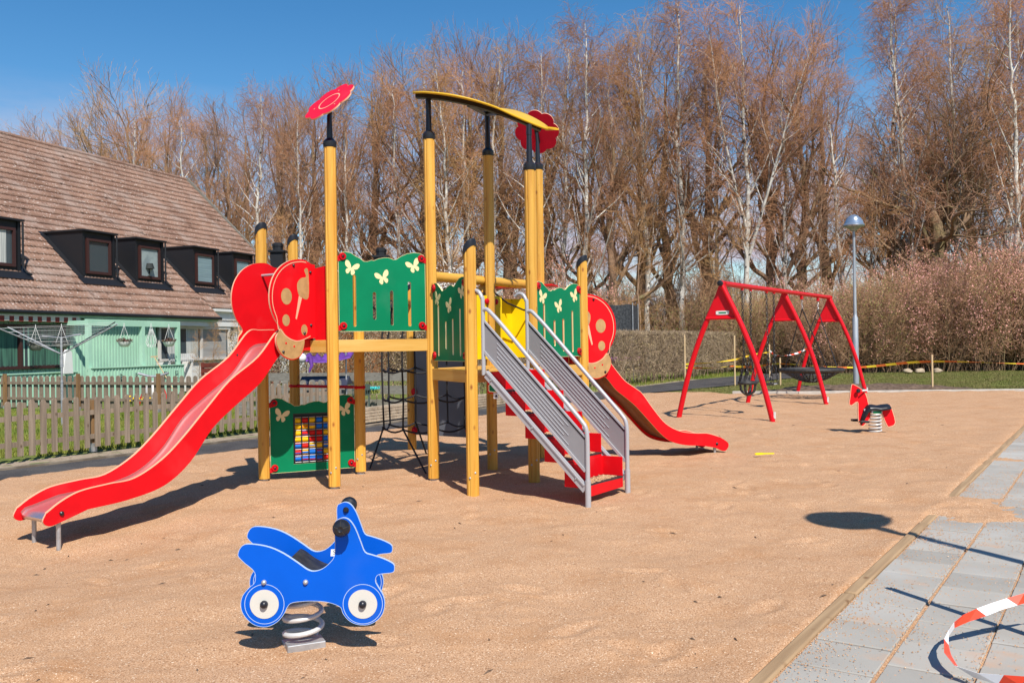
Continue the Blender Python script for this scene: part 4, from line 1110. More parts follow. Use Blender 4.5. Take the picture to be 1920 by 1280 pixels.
for (m_, e, d), dz in ((lm, 0.0), (rm, -.322)):
    for sgn in (-1, 1): ladybird(m_, e, d, sgn, dz)
    # red boards closing the gap beside the opening, bottom rail, cross bar
    for sgn in (-1, 1):
        fr = vframe(m_ + e * (.31 if sgn > 0 else -.50), m_ + e * 2, dz)
        mb = MB(); mb.plate([(0, 1.50), (.19, 1.50), (.19, 2.375), (0, 2.355)], [], .018, fr, 0, 1); rbp = mb.build('red_side_board', [M['red'], M['peach']], tower, smooth=False)
        mb = MB(); mb.beam(fr[0] + Z * 1.49, fr[0] + fr[1] * .19 + Z * 1.49, .03, .05); mb.build('bottom_rail', M['red'], rbp, smooth=False)
    mb = MB(); mb.tube([m_ + e * -.29 + d * .22 + Z * (2.30 + dz), m_ + e * .29 + d * .22 + Z * (2.30 + dz)], .014, 12); mb.build('cross_bar', M['railgrey'], tower)
# ---- flowers and the leaf on their black poles
def flower_loop(r_, n=8, amp=.09):
    return [(r_ * (1 + amp * abs(math.cos(n / 2 * a)) ** .8 - amp) * math.cos(a), r_ * (1 + amp * abs(math.cos(n / 2 * a)) ** .8 - amp) * math.sin(a)) for a in np.linspace(0, 2 * PI, 96, endpoint=False)]
def flower(c, n_, r_, pole_foot, nm='flower'):
    c = Vector(c); n_ = Vector(n_).normalized(); ex = n_.cross(Z).normalized(); ey = n_.cross(ex)
    mb = MB(); mb.tube([Vector(pole_foot), Vector((pole_foot[0], pole_foot[1], c.z - .14))], [.034, .026], 14)
    mb.tube([Vector((pole_foot[0], pole_foot[1], c.z - .16)), c - n_ * .03], .022, 10)
    mb.beam(c - n_ * .022 - ey * .15, c - n_ * .022 + ey * .15, .05, .016, up=n_)
    pl_ = mb.build('flower_pole', M['black'], tower)
    fr = (c, ex, ey, ex.cross(ey))
    mb = MB(); mb.plate(flower_loop(r_, 8, .13), [], .016, fr, 0, 1)
    sg = 1 if fr[3].dot(n_) > 0 else -1
    ring = circ(0, 0, r_ * .42, 40)
    if sg < 0: ring = ring[::-1]
    mb.strip(ring, .014, fr, .0092 * sg, 1, closed=True)
    for a in (.5, 2.6, 4.7): mb.plate(circ(r_ * .62 * math.cos(a), r_ * .62 * math.sin(a), .008, 10), [], .002, (c + fr[3] * .009 * sg, ex, ey, fr[3]), 1)
    mb.build(nm, [M['pinkred'], M['peach']], pl_, smooth=False)
flower((-1.905, 9.60, 4.115), (-.46, -.57, .685), .31, pv('A', 3.70), 'flower')
flower((.375, 11.98, 4.32), (.22, .80, .55), .30, pv('I', 3.88), 'flower')
def leaf_z(x): return 4.352 - .10 * max(0, (x + .95)) ** 1.0 - .16 * max(0, x + .95) ** 2.0 * .9 - .01 * (x + 1) ** 3
ys_c = lambda x: 10.15 + .12 * math.sin((x + 1) * 1.5)
def leaf_pt(s, t_):
    x = -1.06 + 1.50 * s
    wd_ = .46 * math.sin(PI * min(1, s * .97 + .02) ** .75) ** .8 + .04
    y = ys_c(x) + wd_ * (t_ * 1.25 if t_ > 0 else t_ * .95)
    b_ = .273 - .045 * math.sin(PI * min(1, s * 1.3)) + .20 * max(0, s - .62) / .38
    return V(x, y, leaf_z(x) + b_ * (y - 10.15) - .0)
mb = MB(); NS, NT_ = 36, 9
vs = [leaf_pt(i / NS, -1 + 2 * j / (NT_ - 1)) for i in range(NS + 1) for j in range(NT_)]
fs = [(i * NT_ + j, (i + 1) * NT_ + j, (i + 1) * NT_ + j + 1, i * NT_ + j + 1) for i in range(NS) for j in range(NT_ - 1)]
mb.add(vs, fs)
M['leafyel'] = plastic('leaf_yellow', (.70, .42, .03))
lf_ = mb.build('leaf', M['leafyel'], tower, smooth=True)
sm = lf_.modifiers.new('thick', 'SOLIDIFY'); sm.thickness = .022; sm.offset = 0
mb = MB(); tip = leaf_pt(1, 0)
mb.add([tip + V(-.02, -.05, .0), tip + V(.10, -.07, -.02), tip + V(.03, 0, -.006), tip + V(.13, .05, .0), tip + V(-.02, .06, .0)], [(0, 1, 2), (0, 2, 4), (2, 3, 4)])
tp = mb.build('leaf_tip', M['leafyel'], lf_, smooth=False); sm = tp.modifiers.new('thick', 'SOLIDIFY'); sm.thickness = .02; sm.offset = 0
mb = MB(); pts = [leaf_pt(s, -.35) - Z * .035 for s in np.linspace(.02, .95, 16)]
for a, b in zip(pts, pts[1:]): mb.beam(a, b + (b - a) * .03, .06, .06)
g_ = pv('G', 4.33)
mb.beam(leaf_pt(.42, -.3) - Z * .05, g_, .07, .05); mb.beam(leaf_pt(.64, -.3) - Z * .05, g_, .07, .05)
mb.build('leaf_bracket', M['black'], lf_, smooth=False)
for k, zt_ in (('B', 4.27), ('G', 4.35), ('C', 3.94)):
    mb = MB(); mb.tube([pv(k, HT[k] + .02), pv(k, zt_ - .12), pv(k, zt_ - .115), pv(k, zt_)], [.036, .028, .032, .03], 14); mb.build('leaf_pole', M['black'], tower)
# ================================================================== BLUE SPRING RIDER
def coil(mb, c, top, r_, turns, wr, tilt=V(0, 0, 0), mi=0, r2=None):
    pts = []; N = int(turns * 22); r2 = r2 or r_
    for k in range(N + 1):
        t = k / N; a = 2 * PI * turns * t + 1.0
        rr_ = r_ + (r2 - r_) * t
        zt = c[2] + (top - c[2]) * t
        pts.append(V(c[0] + rr_ * math.cos(a), c[1] + rr_ * math.sin(a), zt) + tilt * t)
    mb.tube(pts, wr, 10, mi)
RB_ = [(-0.232, 0.501), (-0.221, 0.528), (-0.197, 0.546), (-0.143, 0.544), (-0.076, 0.529), (-0.01, 0.498), (0.057, 0.453), (0.104, 0.419), (0.137, 0.41), (0.178, 0.421), (0.219, 0.454), (0.239, 0.487), (0.242, 0.555), (0.242, 0.642), (0.262, 0.662), (0.289, 0.668), (0.316, 0.654), (0.342, 0.614), (0.368, 0.546), (0.387, 0.499), (0.421, 0.485), (0.474, 0.467), (0.521, 0.443), (0.53, 0.422), (0.521, 0.399), (0.467, 0.393), (0.443, 0.383), (0.436, 0.356), (0.449, 0.329), (0.472, 0.289), (0.48, 0.248), (0.47, 0.201), (0.443, 0.168), (0.396, 0.146), (0.342, 0.149), (0.302, 0.17), (0.275, 0.204), (0.266, 0.231), (0.236, 0.248), (0.189, 0.261), (0.122, 0.266), (0.054, 0.263), (0.02, 0.255), (0.003, 0.235), (-0.014, 0.202), (-0.048, 0.165), (-0.096, 0.144), (-0.149, 0.15), (-0.189, 0.178), (-0.216, 0.218), (-0.222, 0.259), (-0.211, 0.299), (-0.18, 0.335), (-0.153, 0.359), (-0.149, 0.399), (-0.165, 0.426), (-0.199, 0.454), (-0.228, 0.484)]
rider = empty('spring_rider', (-1.08, 4.56, 0), 'blue spring rider shaped like a quad bike with white wheels on a grey coil', 'spring rider')
RL = smooth_loop(RB_, 3)
for i, y in enumerate((4.41, 4.75)):
    fr = (V(-1.12 - .055 * i, y, .018 * i), V(1, 0, 0), Z.copy(), V(0, -1, 0))
    mb = MB(); mb.plate(RL, [], .019, fr, 0, 1)
    mb.strip(RL, .0022, fr, .0097, 1, closed=True)
    sp = mb.build('side_board', [M['blue'], M['bluecore']], rider, smooth=False)
    for cx, cz in ((-.107, .254), (.373, .247)):
        mb = MB(); mb.plate(circ(cx, cz, .0705, 48), [], .003, (fr[0] + fr[3] * .0102, fr[1], fr[2], fr[3]), 0); wp = mb.build('wheel_disc', M['wheel'], sp, smooth=False)
        mb = MB(); mb.strip(circ(cx, cz, .096, 56), .0028, fr, .0098, closed=True); mb.build('engraved_ring', M['bluecore'], sp, smooth=False)
        mb = MB(); mb.lathe([(.019, .0), (.019, .012), (.015, .020), (.006, .026)], 18, fr[0] + V(cx, 0, cz) + fr[3] * .011, fr[3]); mb.build('hub', M['black'], sp)
    for cx, cz in ((-.107, .36), (.096, .358)):
        mb = MB(); mb.lathe([(.013, 0), (.013, .006), (.009, .012), (.004, .015)], 16, fr[0] + V(cx, 0, cz) + fr[3] * .0095, fr[3]); mb.build('bolt', M['steel'], sp)
    mb = MB(); mb.lathe([(.014, 0), (.016, .006), (.009, .016)], 14, fr[0] + V(.29, 0, .585 if i == 0 else .628) - fr[3] * (.0095 if i == 0 else -.0095), -fr[3] if i == 0 else fr[3]); mb.build('cap', M['black'], sp)
for y, s in ((4.41, -1), (4.75, 1)):
    mb = MB(); O = V(-.834 - (.05 if s > 0 else 0), y + s * .01, .63 if s < 0 else .658)
    mb.lathe([(.018, 0), (.018, .035), (.036, .042), (.043, .055), (.041, .075), (.030, .088), (.014, .092), (.006, .088)], 26, O, V(0, s, 0))
    hb = mb.build('handle_knob', M['black'], rider)
    mb = MB()
    for k in range(5):
        a = 2 * PI * k / 5 + .3; mb.tube([O + V(.012 * math.cos(a), s * .0925, .012 * math.sin(a)), O + V(.032 * math.cos(a), s * .0875, .032 * math.sin(a)), O + V(.0425 * math.cos(a), s * .068, .0425 * math.sin(a))], .0016, 6)
    mb.build('groove', M['rubber'], hb)
mb = MB(); vs = []
sp_ = [(-.03, .475), (.0, .468), (.05, .43), (.12, .395), (.17, .395), (.19, .365), (.10, .352), (.03, .375), (-.03, .42)]
mb.plate([tuple(p) for p in smooth_loop([(a + .02, b - .03) for a, b in sp_], 3)], [], .30, (V(-1.12, 4.58, 0), V(1, 0, 0), Z.copy(), V(0, -1, 0)))
seat = mb.build('seat', M['rubber'], rider, bevel=.006)
mb = MB(); mb.tube([V(-1.20, 4.42, .22), V(-1.20, 4.74, .22)], .013, 10); mb.build('foot_bar', M['steel'], rider)
mb = MB(); mb.box((-.935, 4.66, .440), (.035, .035, .001), Matrix.Rotation(1.2, 3, 'X')); stk = mb.build('sticker', M['white'], rider, smooth=False)
cu = bpy.data.curves.new('sticker_text', 'FONT'); cu.body = 'S'; cu.size = .03; cu.align_x = 'CENTER'; cu.align_y = 'CENTER'
to = bpy.data.objects.new('tmp', cu); col.objects.link(to); dg = bpy.context.evaluated_depsgraph_get()
tm = bpy.data.meshes.new_from_object(to.evaluated_get(dg)); bpy.data.objects.remove(to); tm.materials.clear(); tm.materials.append(M['black'])
tm.transform(Matrix.Translation((-.935, 4.659, .4415)) @ Matrix.Rotation(1.2, 4, 'X')); link('letter', tm, stk)
mb = MB(); coil(mb, (-1.08, 4.58, .03), .30, .096, 3.7, .0128, V(.0, 0, 0), 0, .086); mb.build('spring', mat('spring_grey', (.60, .60, .60), .4, .15), rider)
mb = MB(); mb.box((-1.10, 4.58, .30), (.24, .20, .012)); mb.box((-1.10, 4.58, .318), (.10, .26, .03)); mb.build('top_plate', M['black'], rider, bevel=.003, smooth=False)
mb = MB(); R_ = Matrix.Rotation(.42, 3, 'Z'); mb.box((-1.06, 4.53, .005), (.19, .075, .045), R_); mb.box((-1.095, 4.62, -.005), (.20, .07, .035), R_); mb.box((-1.08, 4.58, -.03), (.26, .26, .03), R_); mb.build('base_plate', M['steel'], rider, bevel=.004, smooth=False)
# ================================================================== RED SPRING HORSE
horse = empty('spring_horse', (5.80, 14.45, 0), 'red spring horse with black saddle on a pale coil right of the swings', 'spring rider')
HH = [(-0.381, 0.773), (-0.328, 0.772), (-0.232, 0.712), (-0.169, 0.652), (-0.128, 0.545), (-0.118, 0.491), (-0.10, 0.43), (-0.085, 0.33), (-0.08, 0.266), (-0.106, 0.213), (-0.166, 0.15), (-0.22, 0.113), (-0.267, 0.162), (-0.277, 0.216), (-0.282, 0.376), (-0.289, 0.504), (-0.391, 0.447), (-0.423, 0.485), (-0.403, 0.624)]
RR = [(0.10, 0.40), (0.15, 0.445), (0.224, 0.454), (0.255, 0.421), (0.326, 0.164), (0.239, 0.096), (0.186, 0.123), (0.104, 0.327)]
fr = (V(5.8, 14.45, 0), V(1, .06, 0).normalized(), Z.copy(), V(.06, -1, 0).normalized())
mb = MB(); mb.plate([tuple(p) for p in smooth_loop(HH, 3)], [], .03, fr, 0, 1); mb.strip(smooth_loop(HH, 3), .008, fr, .0155, 1, closed=True)
mb.build('horse_board', [M['red'], M['peach']], horse, smooth=False)
mb = MB()
mb.plate([tuple(p) for p in smooth_loop(RR, 3)], [], .03, fr, 0, 1); mb.strip(smooth_loop(RR, 3), .008, fr, .0155, 1, closed=True)
mb.build('rump_board', [M['red'], M['peach']], horse, smooth=False)
def fp3(u, z, o=0): return fr[0] + fr[1] * u + Z * z + fr[3] * o
mb = MB(); prof = [(-.262, .205, .04), (-.225, .30, .07), (-.185, .40, .10), (-.135, .455, .12), (-.06, .458, .125), (.03, .442, .13), (.12, .455, .14), (.20, .462, .12), (.235, .455, .05)]
vs = []; K = 9
for (u, z, w_) in prof:
    for j in range(K):
        t = -1 + 2 * j / (K - 1); vs.append(fp3(u + .02 * t * t, z - .07 * abs(t) ** 2.2, t * w_))
mb.add(vs, [(i * K + j, i * K + j + 1, (i + 1) * K + j + 1, (i + 1) * K + j) for i in range(len(prof) - 1) for j in range(K - 1)])
sd_ = mb.build('saddle', M['black'], horse); sd_.modifiers.new('thick', 'SOLIDIFY').thickness = .03
mb = MB()
for s in (-1, 1):
    mb.tube([fp3(-.14, .683, s * .015), fp3(-.25, .683, s * .11)], .012, 10); 
mb.build('handle_bar', M['white'], horse)
for s in (-1, 1):
    mb = MB(); mb.lathe([(.01, 0), (.03, .005), (.036, .025), (.02, .045)], 16, fp3(-.30 if s > 0 else -.155, .680, s * .05), fr[3] * s); mb.build('handle_knob', M['black'], horse)
mb = MB(); mb.tube([fp3(-.23, .195, -.19), fp3(-.23, .195, .19)], .014, 10)
for s in (-1, 1): mb.box(fp3(-.25, .195, s * .15), (.13, .10, .035))
mb.build('foot_rest', M['black'], horse, bevel=.006, smooth=False)
mb = MB(); coil(mb, (5.80, 14.45, .0), .33, .095, 6.2, .0125, V(0, 0, 0), 0, .085); mb.build('spring', mat('spring_pale', (.62, .62, .60), .4, .2), horse)
mb = MB(); mb.box((5.8, 14.45, .345), (.17, .16, .05)); mb.beam(fp3(-.2, .375), fp3(.2, .375), .10, .03); bb = mb.build('spring_bracket', M['railgrey'], horse, smooth=False)
mb = MB(); mb.box(fp3(.0, .335, .085), (.13, .004, .035)); mb.build('name_plate', M['green'], horse, smooth=False)
# ================================================================== SWING SET
S1, S2, S3 = V(4.09, 17.46, 0), V(6.56, 21.65, 0), V(9.02, 25.55, 0)
AXN = V(.868, -.497, 0)
APX = [2.62, 2.66, 2.70]
swing = empty('swing_frame', S2, 'red swing frame of three bowed A-shaped supports and a long top bar', 'swing frame')
for c, h in zip((S1, S2, S3), APX):
    for s in (-1, 1):
        foot = c + AXN * (.93 * s); top = c - AXN * (.035 * s) + Z * (h + .04)
        pts = [foot - Z * .1]
        for t in np.linspace(0, 1, 9):
            p = foot.lerp(top, t); p += AXN * (s * .115 * math.sin(PI * t)); pts.append(p)
        o_ = AXN.cross(Z) * (.04 * s)
        mb = MB(); mb.tube([p + o_ for p in smooth_path(pts, 3)], .052, 18); lg = mb.build('leg', M['redpaint'], swing, ang=60)
        if s > 0:
            mb = MB(); mb.beam(foot + o_ + AXN * .045 + Z * .04, foot + o_ + AXN * .045 + Z * .16 , .05, .03, up=AXN); mb.build('sticker', M['white'], lg, smooth=False)
    fr = (c, AXN, Z.copy(), AXN.cross(Z))
    mb = MB(); mb.plate([(-.30, h - .66), (.30, h - .66), (.06, h - .02), (-.06, h - .02)], [], .02, fr); mb.tube([c - AXN * .33 + Z * (h - .67), c + AXN * .33 + Z * (h - .67)], .03, 12)
    gp = mb.build('gusset', M['redpaint'], swing)
    if c is S1:
        mb = MB(); nf = fr[3] if fr[3].y < 0 else -fr[3]
        mb.plate([tuple(p) for p in smooth_loop([(-.11, h - .60), (.11, h - .60), (.125, h - .565), (.11, h - .53), (-.11, h - .53), (-.125, h - .565)], 3)], [], .006, (c + nf * .014, AXN, Z.copy(), fr[3])); npl = mb.build('name_plate', M['white'], gp, smooth=False)
        mb = MB(); mb.beam(c + nf * .019 - AXN * .075 + Z * (h - .565), c + nf * .019 + AXN * .075 + Z * (h - .565), .002, .028); mb.build('name_bar', M['green'], npl, smooth=False)
du = (S3 - S1).normalized()
mb = MB(); mb.tube([S1 - du * .12 + Z * APX[0], S3 + du * .12 + Z * APX[2]], .052, 20); mb.build('top_bar', M['redpaint'], swing)
for p in (S1 - du * .12 + Z * APX[0], ):
    mb = MB(); mb.lathe([(.056, -.01), (.056, .02), (.04, .03)], 18, p, -du); mb.build('end_cap', M['black'], swing)
def barp(t): return S1.lerp(S3, t) + Z * (APX[0] + (APX[2] - APX[0]) * t - .06)
def chain(mb, a, b, r_=.010, link_=.065, mi=0):
    a = Vector(a); b = Vector(b); n = max(2, int((b - a).length / link_)); d = (b - a).normalized(); e = d.orthogonal().normalized(); f_ = d.cross(e)
    for k in range(n):
        c = a.lerp(b, (k + .5) / n); s = e if k % 2 else f_
        mb.tube([c + d * (link_ * .55 * math.cos(t)) + s * (.022 * math.sin(t)) for t in np.linspace(0, 2 * PI, 8, endpoint=False)], .008, 5, mi, closed=True)
def swing_seat(t_mid, name, label, toddler):
    L13 = (S3 - S1).length; c = S1.lerp(S3, t_mid); zb = .52 if not toddler else .60
    o = empty(name, (c.x, c.y, 0), label, 'swing')
    for s in (-1, 1):
        top = barp(t_mid + s * .30 / L13) 
        mb = MB(); mb.box(top + Z * .02, (.05, .05, .09)); mb.build('hanger', M['redpaint'], o)
        mid = Vector((top.x, top.y, zb + .62)) - du * (s * .06)
        mb = MB(); chain(mb, top, mid)
        for q in (-1, 1): chain(mb, mid, c + du * (s * .19) + AXN * (q * .09) + Z * (zb + (.10 if toddler else .03)))
        mb.build('chain', M['black'], o)
    if toddler:
        mb = MB(); ring = [c + du * (.23 * math.cos(a)) + AXN * (.17 * math.sin(a)) + Z * (zb + .03) for a in np.linspace(0, 2 * PI, 26, endpoint=False)]
        mb.tube(ring, .035, 10, closed=True)
        mb.tube(smooth_path([c + du * .20 + Z * zb, c + du * .17 - Z * -(zb - .14), c + Z * (zb - .22), c - du * .17 + Z * (zb - .14), c - du * .20 + Z * zb], 5), .028, 8)
        mb.tube(smooth_path([c + AXN * .16 + Z * zb, c + AXN * .13 + Z * (zb - .14), c + Z * (zb - .22), c - AXN * .13 + Z * (zb - .14), c - AXN * .16 + Z * zb], 5), .026, 8)
        for s in (-1, 1): mb.tube(smooth_path([c + du * (s * .15) - AXN * .12 + Z * (zb + .02), c + du * (s * .17) - AXN * .10 + Z * (zb + .16), c + du * (s * .14) - AXN * .04 + Z * (zb + .32)], 5), .024, 8)
        mb.build('bucket_seat', M['rubber'], o)
    else:
        mb = MB(); mb.box(c + Z * zb, (.46, .18, .03), Matrix.Rotation(math.atan2(du.y, du.x), 3, 'Z')); mb.build('seat_board', mat('swing_seat_grey', (.30, .30, .29), .6), o, bevel=.012, smooth=False)
        mb = MB()
        for s in (-1, 1): mb.box(c + du * (s * .19) + Z * (zb + .006), (.10, .19, .045), Matrix.Rotation(math.atan2(du.y, du.x), 3, 'Z'))
        mb.build('seat_end', M['rubber'], o, bevel=.008, smooth=False)
    return o
swing_seat(.165, 'toddler_swing', 'black bucket toddler swing hanging on chains nearest the near support', True)
swing_seat(.355, 'flat_swing', 'flat grey swing seat with black ends hanging on chains behind the bucket seat', False)
bt = .755; bc = S1.lerp(S3, bt); bk = empty('basket_swing', (bc.x, bc.y, 0), 'big round black basket swing hanging on crossed ropes', 'swing'); zr = .72; BR = .78
mb = MB(); mb.tube([bc + V(BR * math.cos(a), BR * math.sin(a), zr) for a in np.linspace(0, 2 * PI, 40, endpoint=False)], .055, 12, closed=True); mb.build('ring', M['rubber'], bk)
mb = MB()
def bowl(r_): return zr - .02 - .30 * max(0, 1 - (r_ / BR) ** 2) ** 1.3
for k in range(20):
    a = 2 * PI * k / 20; mb.tube([bc + V(r_ * math.cos(a + .25 * (1 - r_ / BR)), r_ * math.sin(a + .25 * (1 - r_ / BR)), bowl(r_)) for r_ in np.linspace(.08, BR, 8)], .012, 5)
    mb.tube([bc + V(r_ * math.cos(a - .25 * (1 - r_ / BR)), r_ * math.sin(a - .25 * (1 - r_ / BR)), bowl(r_) - .005) for r_ in np.linspace(.08, BR, 8)], .012, 5)
for r_ in np.linspace(.08, BR - .1, 8): mb.tube([bc + V(r_ * math.cos(a), r_ * math.sin(a), bowl(r_)) for a in np.linspace(0, 2 * PI, 24, endpoint=False)], .013, 5, closed=True)
mb.build('netting', M['rope'], bk)
for s in (-1, 1):
    top = barp(bt + s * .095); j = top - Z * .32 - du * (s * .04)
    mb = MB(); mb.beam(top + Z * .1, top - Z * .08, .06, .12, up=du); mb.build('hanger', M['redpaint'], bk, smooth=False)
    mb = MB(); chain(mb, top, j, link_=.06); mb.build('chain', M['steel'], bk)
    for q in (-1, 1):
        mb = MB(); mb.tube([j, bc + du * (s * .55) + AXN * (q * .55) + Z * zr], .014, 8); mb.build('rope', M['rope'], bk)
# ================================================================== LAMPS
def make_lamp(p, label, h=5.1):
    o = empty('street_lamp', p, label, 'street lamp', None); p = Vector(p)
    mb = MB(); mb.lathe([(.085, -.2), (.085, 2.15), (.055, 2.22), (.05, 2.3), (.038, h - .28)], 24, p); mb.build('pole', mat('lamp_steel', (.42, .45, .48), .45, .4, c2=(.34, .37, .40), scale=9, stretch=(1, 1, .2)), o, ang=40)
    mb = MB(); mb.lathe([(.31, h - .16), (.33, h - .12), (.30, h - .07), (.285, h - .06), (.27, h + .02), (.245, h + .03), (.22, h + .10), (.19, h + .11), (.15, h + .16), (.08, h + .20), (.02, h + .215)], 36, p); mb.build('lamp_shade', mat('lamp_blue_grey', (.40, .47, .55), .25, .7), o, ang=30)
    mb = MB(); mb.lathe([(.05, h - .30), (.12, h - .25), (.22, h - .17), (.30, h - .161)], 28, p); mb.build('diffuser', M['steel'], o)
    return o
make_lamp((10.50, 27.55, 0), 'tall grey street lamp with domed shade in the dark earth behind the swings')
make_lamp((4.03, 4.02, 0), 'second tall grey street lamp with domed shade standing on the paving by the kerb', 4.5)
# ================================================================== TAPES AND STAKES
def stake(p, h, label, lean=0.0):
    p = Vector((*p, 0)); o = empty('wooden_stake', p, label, 'stake', None)
    mb = MB(); mb.tube([p - Z * .2, p + Z * h + V(lean, 0, 0)], .030, 6); mb.build('pole', M['stake'], o)
    return p + V(lean, 0, 0)
s1 = stake((6.05, 31.6), 1.75, 'pale wooden stake by the hedge left of the near swing support')
s2 = stake((7.72, 31.3), 1.70, 'pale wooden stake in the grass strip before the asphalt path')
s3 = stake((10.7, 37.5), 1.35, 'thin wooden stake beyond the path seen through the swing chains')
s4 = stake((8.97, 30.2), .92, 'short wooden stake just left of the basket swing')
s5 = stake((12.27, 26.35), 1.02, 'wooden stake in the lawn right of the dark earth')
s6 = stake((19.3, 26.0), 1.0, 'wooden stake at the far right end of the yellow tape')
M['tapey'] = mat('tape_yellow', (.85, .60, .03), .5); M['tapeo'] = mat('tape_orange', (.75, .16, .02), .5)
M['tapew'] = mat('tape_white', (.80, .80, .82), .4); M['taper'] = mat('tape_red', (.80, .06, .02), .4)
def tape(name, label, pts, wd, mats, stripe=.12, twist=.0, n=90, cat='tape', wob_=.0, group=None):
    path = smooth_path(pts, max(2, n // len(pts))); mb = MB(); s = 0; vs = []; ms = []
    # resample
    L = [0]
    for a, b in zip(path, path[1:]): L.append(L[-1] + (b - a).length)
    st = stripe / 2; N = int(L[-1] / st) + 1; ps = []
    for k in range(N + 1):
        d = min(k * st, L[-1] - 1e-5); i = max(0, int(np.searchsorted(L, d, side='right')) - 1); i = min(i, len(path) - 2)
        ps.append(path[i].lerp(path[i + 1], (d - L[i]) / max(1e-6, L[i + 1] - L[i])))
    for k, p in enumerate(ps):
        t = (ps[min(k + 1, N)] - ps[max(k - 1, 0)]); t = t.normalized() if t.length > 1e-7 else V(1, 0, 0)
        side = t.cross(Z); side = side.normalized() if side.length > 1e-3 else V(0, -1, 0)
        up = side.cross(t); a = twist * k * st + wob_ * math.sin(k * st * 9.0)
        w_ = up * math.cos(a) + side * math.sin(a)
        sh = t * (wd * .35)
        vs += [p + w_ * wd / 2 + sh, p - w_ * wd / 2 - sh]
    fs = [(2 * k, 2 * k + 1, 2 * k + 3, 2 * k + 2) for k in range(N)]
    mb.add(vs, fs, [(k // 2) % 2 for k in range(N)])
    o = mb.build(name, mats, None, smooth=False); tag(o, label, cat, group); o.modifiers.new('t', 'SOLIDIFY').thickness = .001
    return o
YT = [M['tapey'], M['tapeo']]
tape('barrier_tape', 'yellow and orange striped tape sagging between stakes across the lawn to the right edge', [s2 + Z * .62, (s2 + s4) / 2 + Z * .62, s4 + Z * .72, (s4 + s5) / 2 + Z * .62, s5 + Z * .82, s5.lerp(s6, .5) + Z * .70, s6 + Z * .86], .07, YT, .34, .55)
tape('barrier_tape', 'upper yellow twisted tape between the two stakes by the hedge', [s1 + Z * .72, (s1 + s2) / 2 + Z * .76, s2 + Z * .86, s2.lerp(s3, .5) + Z * .98, s3 + Z * 1.02], .06, [M['tapey'], mat('tape_amber', (.80, .42, .02), .5)], .3, 1.5)
tape('barrier_tape', 'lower yellow orange tape between the two stakes by the hedge', [s1 + Z * .60, (s1 + s2) / 2 + Z * .58, s2 + Z * .64], .06, YT, .3, 1.3)
tape('barrier_tape', 'red and white tape fluttering behind the basket swing ropes', [s3 + Z * 1.10, s3 + V(.45, .4, .86), s3 + V(1.3, .8, .92), s3 + V(2.1, 1.2, 1.2)], .07, [M['tapew'], M['taper']], .2, 1.5)
# red and white tape looping in the near right corner, fixed to a stake beside the camera
tw = tape('barrier_tape', 'red and white striped tape curling in the near right corner over the paving', [V(3.1, 4.7, .50), V(2.86, 4.6, .33), V(2.724, 4.500, 0.255), V(2.509, 4.450, 0.213), V(2.350, 4.400, 0.191), V(2.220, 4.350, 0.168), V(2.104, 4.300, 0.147), V(2.012, 4.200, 0.129), V(1.952, 4.100, 0.114), V(1.915, 4.000, 0.088), V(1.917, 3.900, 0.070), V(1.980, 3.800, 0.066), V(2.081, 3.700, 0.089), V(2.195, 3.600, 0.094), V(2.5, 3.4, .2)], .045, [M['tapew'], M['taper']], .20, .25, wob_=.65)
stake((2.555, 4.44), 1.18, 'pale wooden stake on the paving just outside the near right corner', 0.0)
# orange ribbon in the thicket
mb = MB(); c = V(23.3, 41.0, .78)
for k in range(5):
    a = k * 1.26; mb.tube([c, c + V(.22 * math.cos(a), -.05, .22 * math.sin(a)), c + V(.12 * math.cos(a + .8), -.1, .12 * math.sin(a + .8)), c], .045, 5)
mb.tube([c, c + V(.05, -.05, -.45)], .03, 5); tag(mb.build('orange_ribbon', M['tapeo']), 'orange ribbon bow in the bushes at the right edge', 'ribbon')
# small yellow toy left in the sand
mb = MB(); mb.plate([tuple(p) for p in smooth_loop([(0, 0), (.10, .008), (.13, .02), (.24, .02), (.25, .04), (.13, .046), (.10, .06), (.015, .05)], 3)], [], .012, (V(3.15, 11.75, .02), V(1, .05, 0), V(0, .98, .2), Z.copy())); tag(mb.build('toy_spade', M['yellow'], bevel=.004), 'small yellow toy spade lying on the sand right of the second slide', 'toy')
# ================================================================== GARDEN THINGS
dry = empty('rotary_dryer', (-9.26, 18.8, 0), 'rotary clothes dryer with white arms and lines on a grey pole in the garden', 'clothes dryer')
dc = V(-9.15, 18.3, 0)
mb = MB(); mb.tube([dc, dc + Z * .9], .028, 12); mb.tube([dc + Z * .9, dc + Z * 1.80], .022, 12); mb.lathe([(.035, 1.18), (.035, 1.42)], 14, dc); mb.build('pole', M['steel'], dry)
tips = []
for k, (a, z) in enumerate(((-.35, 2.02), (1.22, 2.12), (2.79, 2.02), (4.36, 1.95))):
    t_ = dc + V(1.45 * math.cos(a), 1.45 * math.sin(a), z); tips.append(t_)
    mb = MB(); mb.tube([dc + Z * 1.44, t_], .013, 8); mb.build('arm', M['railgrey'] if k != 1 else M['black'], dry)
    mb = MB(); mb.tube([dc + Z * 1.78, dc.lerp(t_, .35) + Z * 1.12 + Z * -.0], .008, 6); mb.build('brace', M['railgrey'], dry)
mb = MB()
for f_ in (.35, .48, .61, .74, .87, 1.0):
    P_ = [(dc + Z * 1.44).lerp(t_, f_) for t_ in tips]
    for a, b in zip(P_, P_[1:] + P_[:1]): mb.tube([a, a.lerp(b, .5) - Z * .02, b], .0024, 4)
mb.build('washing_lines', M['white'], dry)
rb = random.Random(8)
M['flow'] = mat('basket_plants', (.16, .03, .05), .8, c2=(.05, .09, .03), scale=30)
